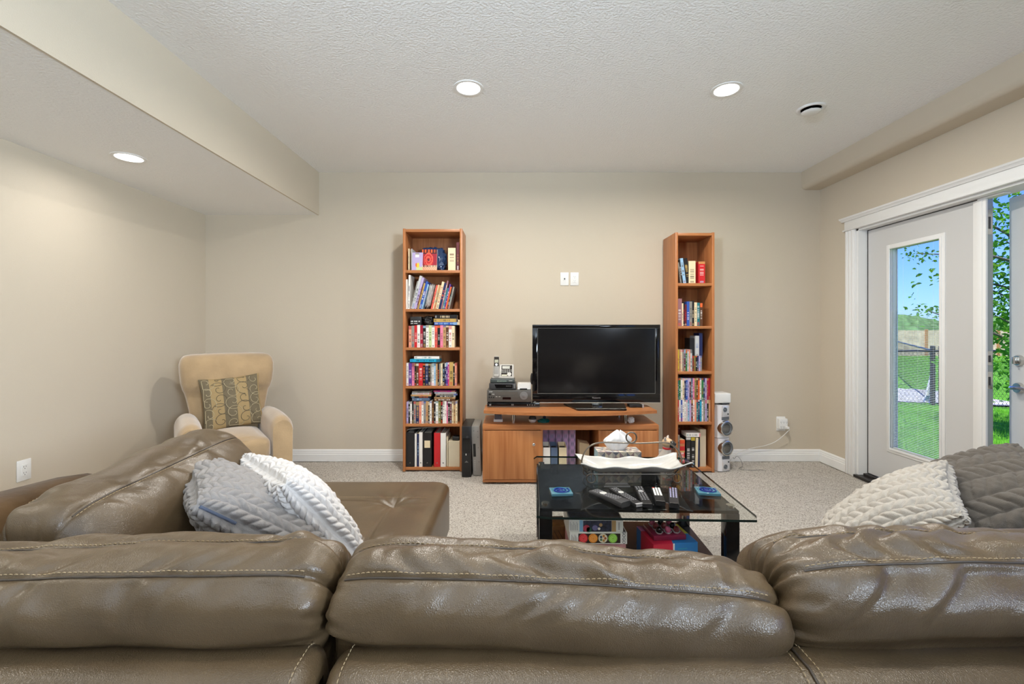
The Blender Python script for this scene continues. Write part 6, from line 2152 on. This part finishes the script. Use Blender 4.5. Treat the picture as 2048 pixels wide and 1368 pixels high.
# ---------------------------------------------------------------- wall plates and cables
def plate(label, loc, rz, kind):
    t = thing('wall_plate', label, 'outlet' if kind != 'jack' else 'wall plate', loc, rz)
    mk(rb(-0.0395, 0.0395, -0.006, 0.0, -0.062, 0.062, 0.003), 'cover_plate', M_WHITE, t, smooth=30)
    if kind == 'jack':
        mk(rb(-0.012, 0.012, -0.010, -0.004, -0.014, 0.016, 0.002), 'insert', M_WHITE, t)
        mk(bounds(-0.006, 0.006, -0.0106, -0.009, -0.007, 0.007), 'socket', M_BLACK, t)
    else:
        mk(rb(-0.0165, 0.0165, -0.009, -0.004, -0.034, 0.034, 0.002), 'receptacle', M_WHITE, t)
        for z_ in (-0.018, 0.018):
            for (x, w_, h_) in ((-0.0065, .002, .008), (0.0065, .002, .007)):
                mk(bounds(x - w_ / 2, x + w_ / 2, -0.0096, -0.008, z_ - h_ / 2 + .003, z_ + h_ / 2 + .003), 'slot', M_DARK, t)
            mk(bounds(-0.0022, 0.0022, -0.0096, -0.008, z_ - .011, z_ - .007), 'slot', M_DARK, t)
    return t


plate('white cable jack plate on the back wall above the television, beside an outlet', (at(1129, 558, YB).x, YB, at(1129, 558, YB).z), 0, 'jack')
plate('white duplex outlet on the back wall above the television', (at(1149, 558, YB).x, YB, at(1149, 558, YB).z), 0, 'duplex')
plate('white duplex outlet on the side wall behind the suede sofa end', (XL, 2.68, 0.410), PI / 2, 'duplex')
mo = thing('power_tap', 'white six-way power tap on the back wall near the patio door', 'outlet', (2.548, YB, 0.357))
mk(rb(-0.040, 0.044, -0.008, 0.0, -0.068, 0.066, 0.003), 'cover_plate', M_WHITE, mo, smooth=30)
mk(rb(-0.034, 0.048, -0.046, -0.004, -0.048, 0.052, 0.008, 3), 'tap_body', M_WHITE, mo, smooth=40)
for j, z_ in enumerate((0.018, -0.026)):
    for i_ in range(3):
        for dx in (-0.005, 0.005):
            mk(bounds(-0.018 + i_ * 0.025 + dx - .001, -0.018 + i_ * 0.025 + dx + .001, -0.0466, -0.045, z_ - .001, z_ + .007), 'slot', M_DARK, mo)
        mk(bounds(-0.020 + i_ * 0.025, -0.016 + i_ * 0.025, -0.0466, -0.045, z_ - .010, z_ - .006), 'slot', M_DARK, mo)
pg = mk(rb(0.018, 0.044, -0.072, -0.045, -0.040, -0.016, 0.004), 'plug', M_WHITE, mo, smooth=30)
cd = catmull(np.array([(2.585, 4.215, 0.325), (2.57, 4.205, 0.29), (2.48, 4.225, 0.20), (2.38, 4.235, 0.155), (2.26, 4.24, 0.130), (2.12, 4.22, 0.095), (2.02, 4.15, 0.05), (1.97, 4.11, 0.012), (2.2, 3.9, 0.5)]), 8)[:7 * 8 + 1]
tag(mk(tube([tuple(p) for p in cd], 0.0032, 8), 'white_cord', mat('white_cord', (0.70, 0.69, 0.66), 0.4), smooth=60), 'white power cord drooping from the power tap to the speakers', 'cord')
cd = catmull(np.array([(1.99, 4.05, 0.10), (2.05, 4.10, 0.095), (2.10, 4.13, 0.05), (2.10, 4.10, 0.006), (2.03, 4.02, 0.004), (2.12, 3.98, 0.004), (2.22, 3.99, 0.004), (2.30, 3.97, 0.004), (1.9, 3.9, 0.4)]), 8)[:7 * 8 + 1]
tag(mk(tube([tuple(p) for p in cd], 0.0018, 6), 'speaker_wire', mat('grey_cord', (0.14, 0.14, 0.14), 0.5), smooth=60), 'thin grey speaker wire looping onto the carpet beside the speakers', 'cord')
print('mesh objects', len([o for o in bpy.data.objects if o.type == 'MESH']), 'tris', sum(len(p.vertices) - 2 for me in bpy.data.meshes for p in me.polygons))
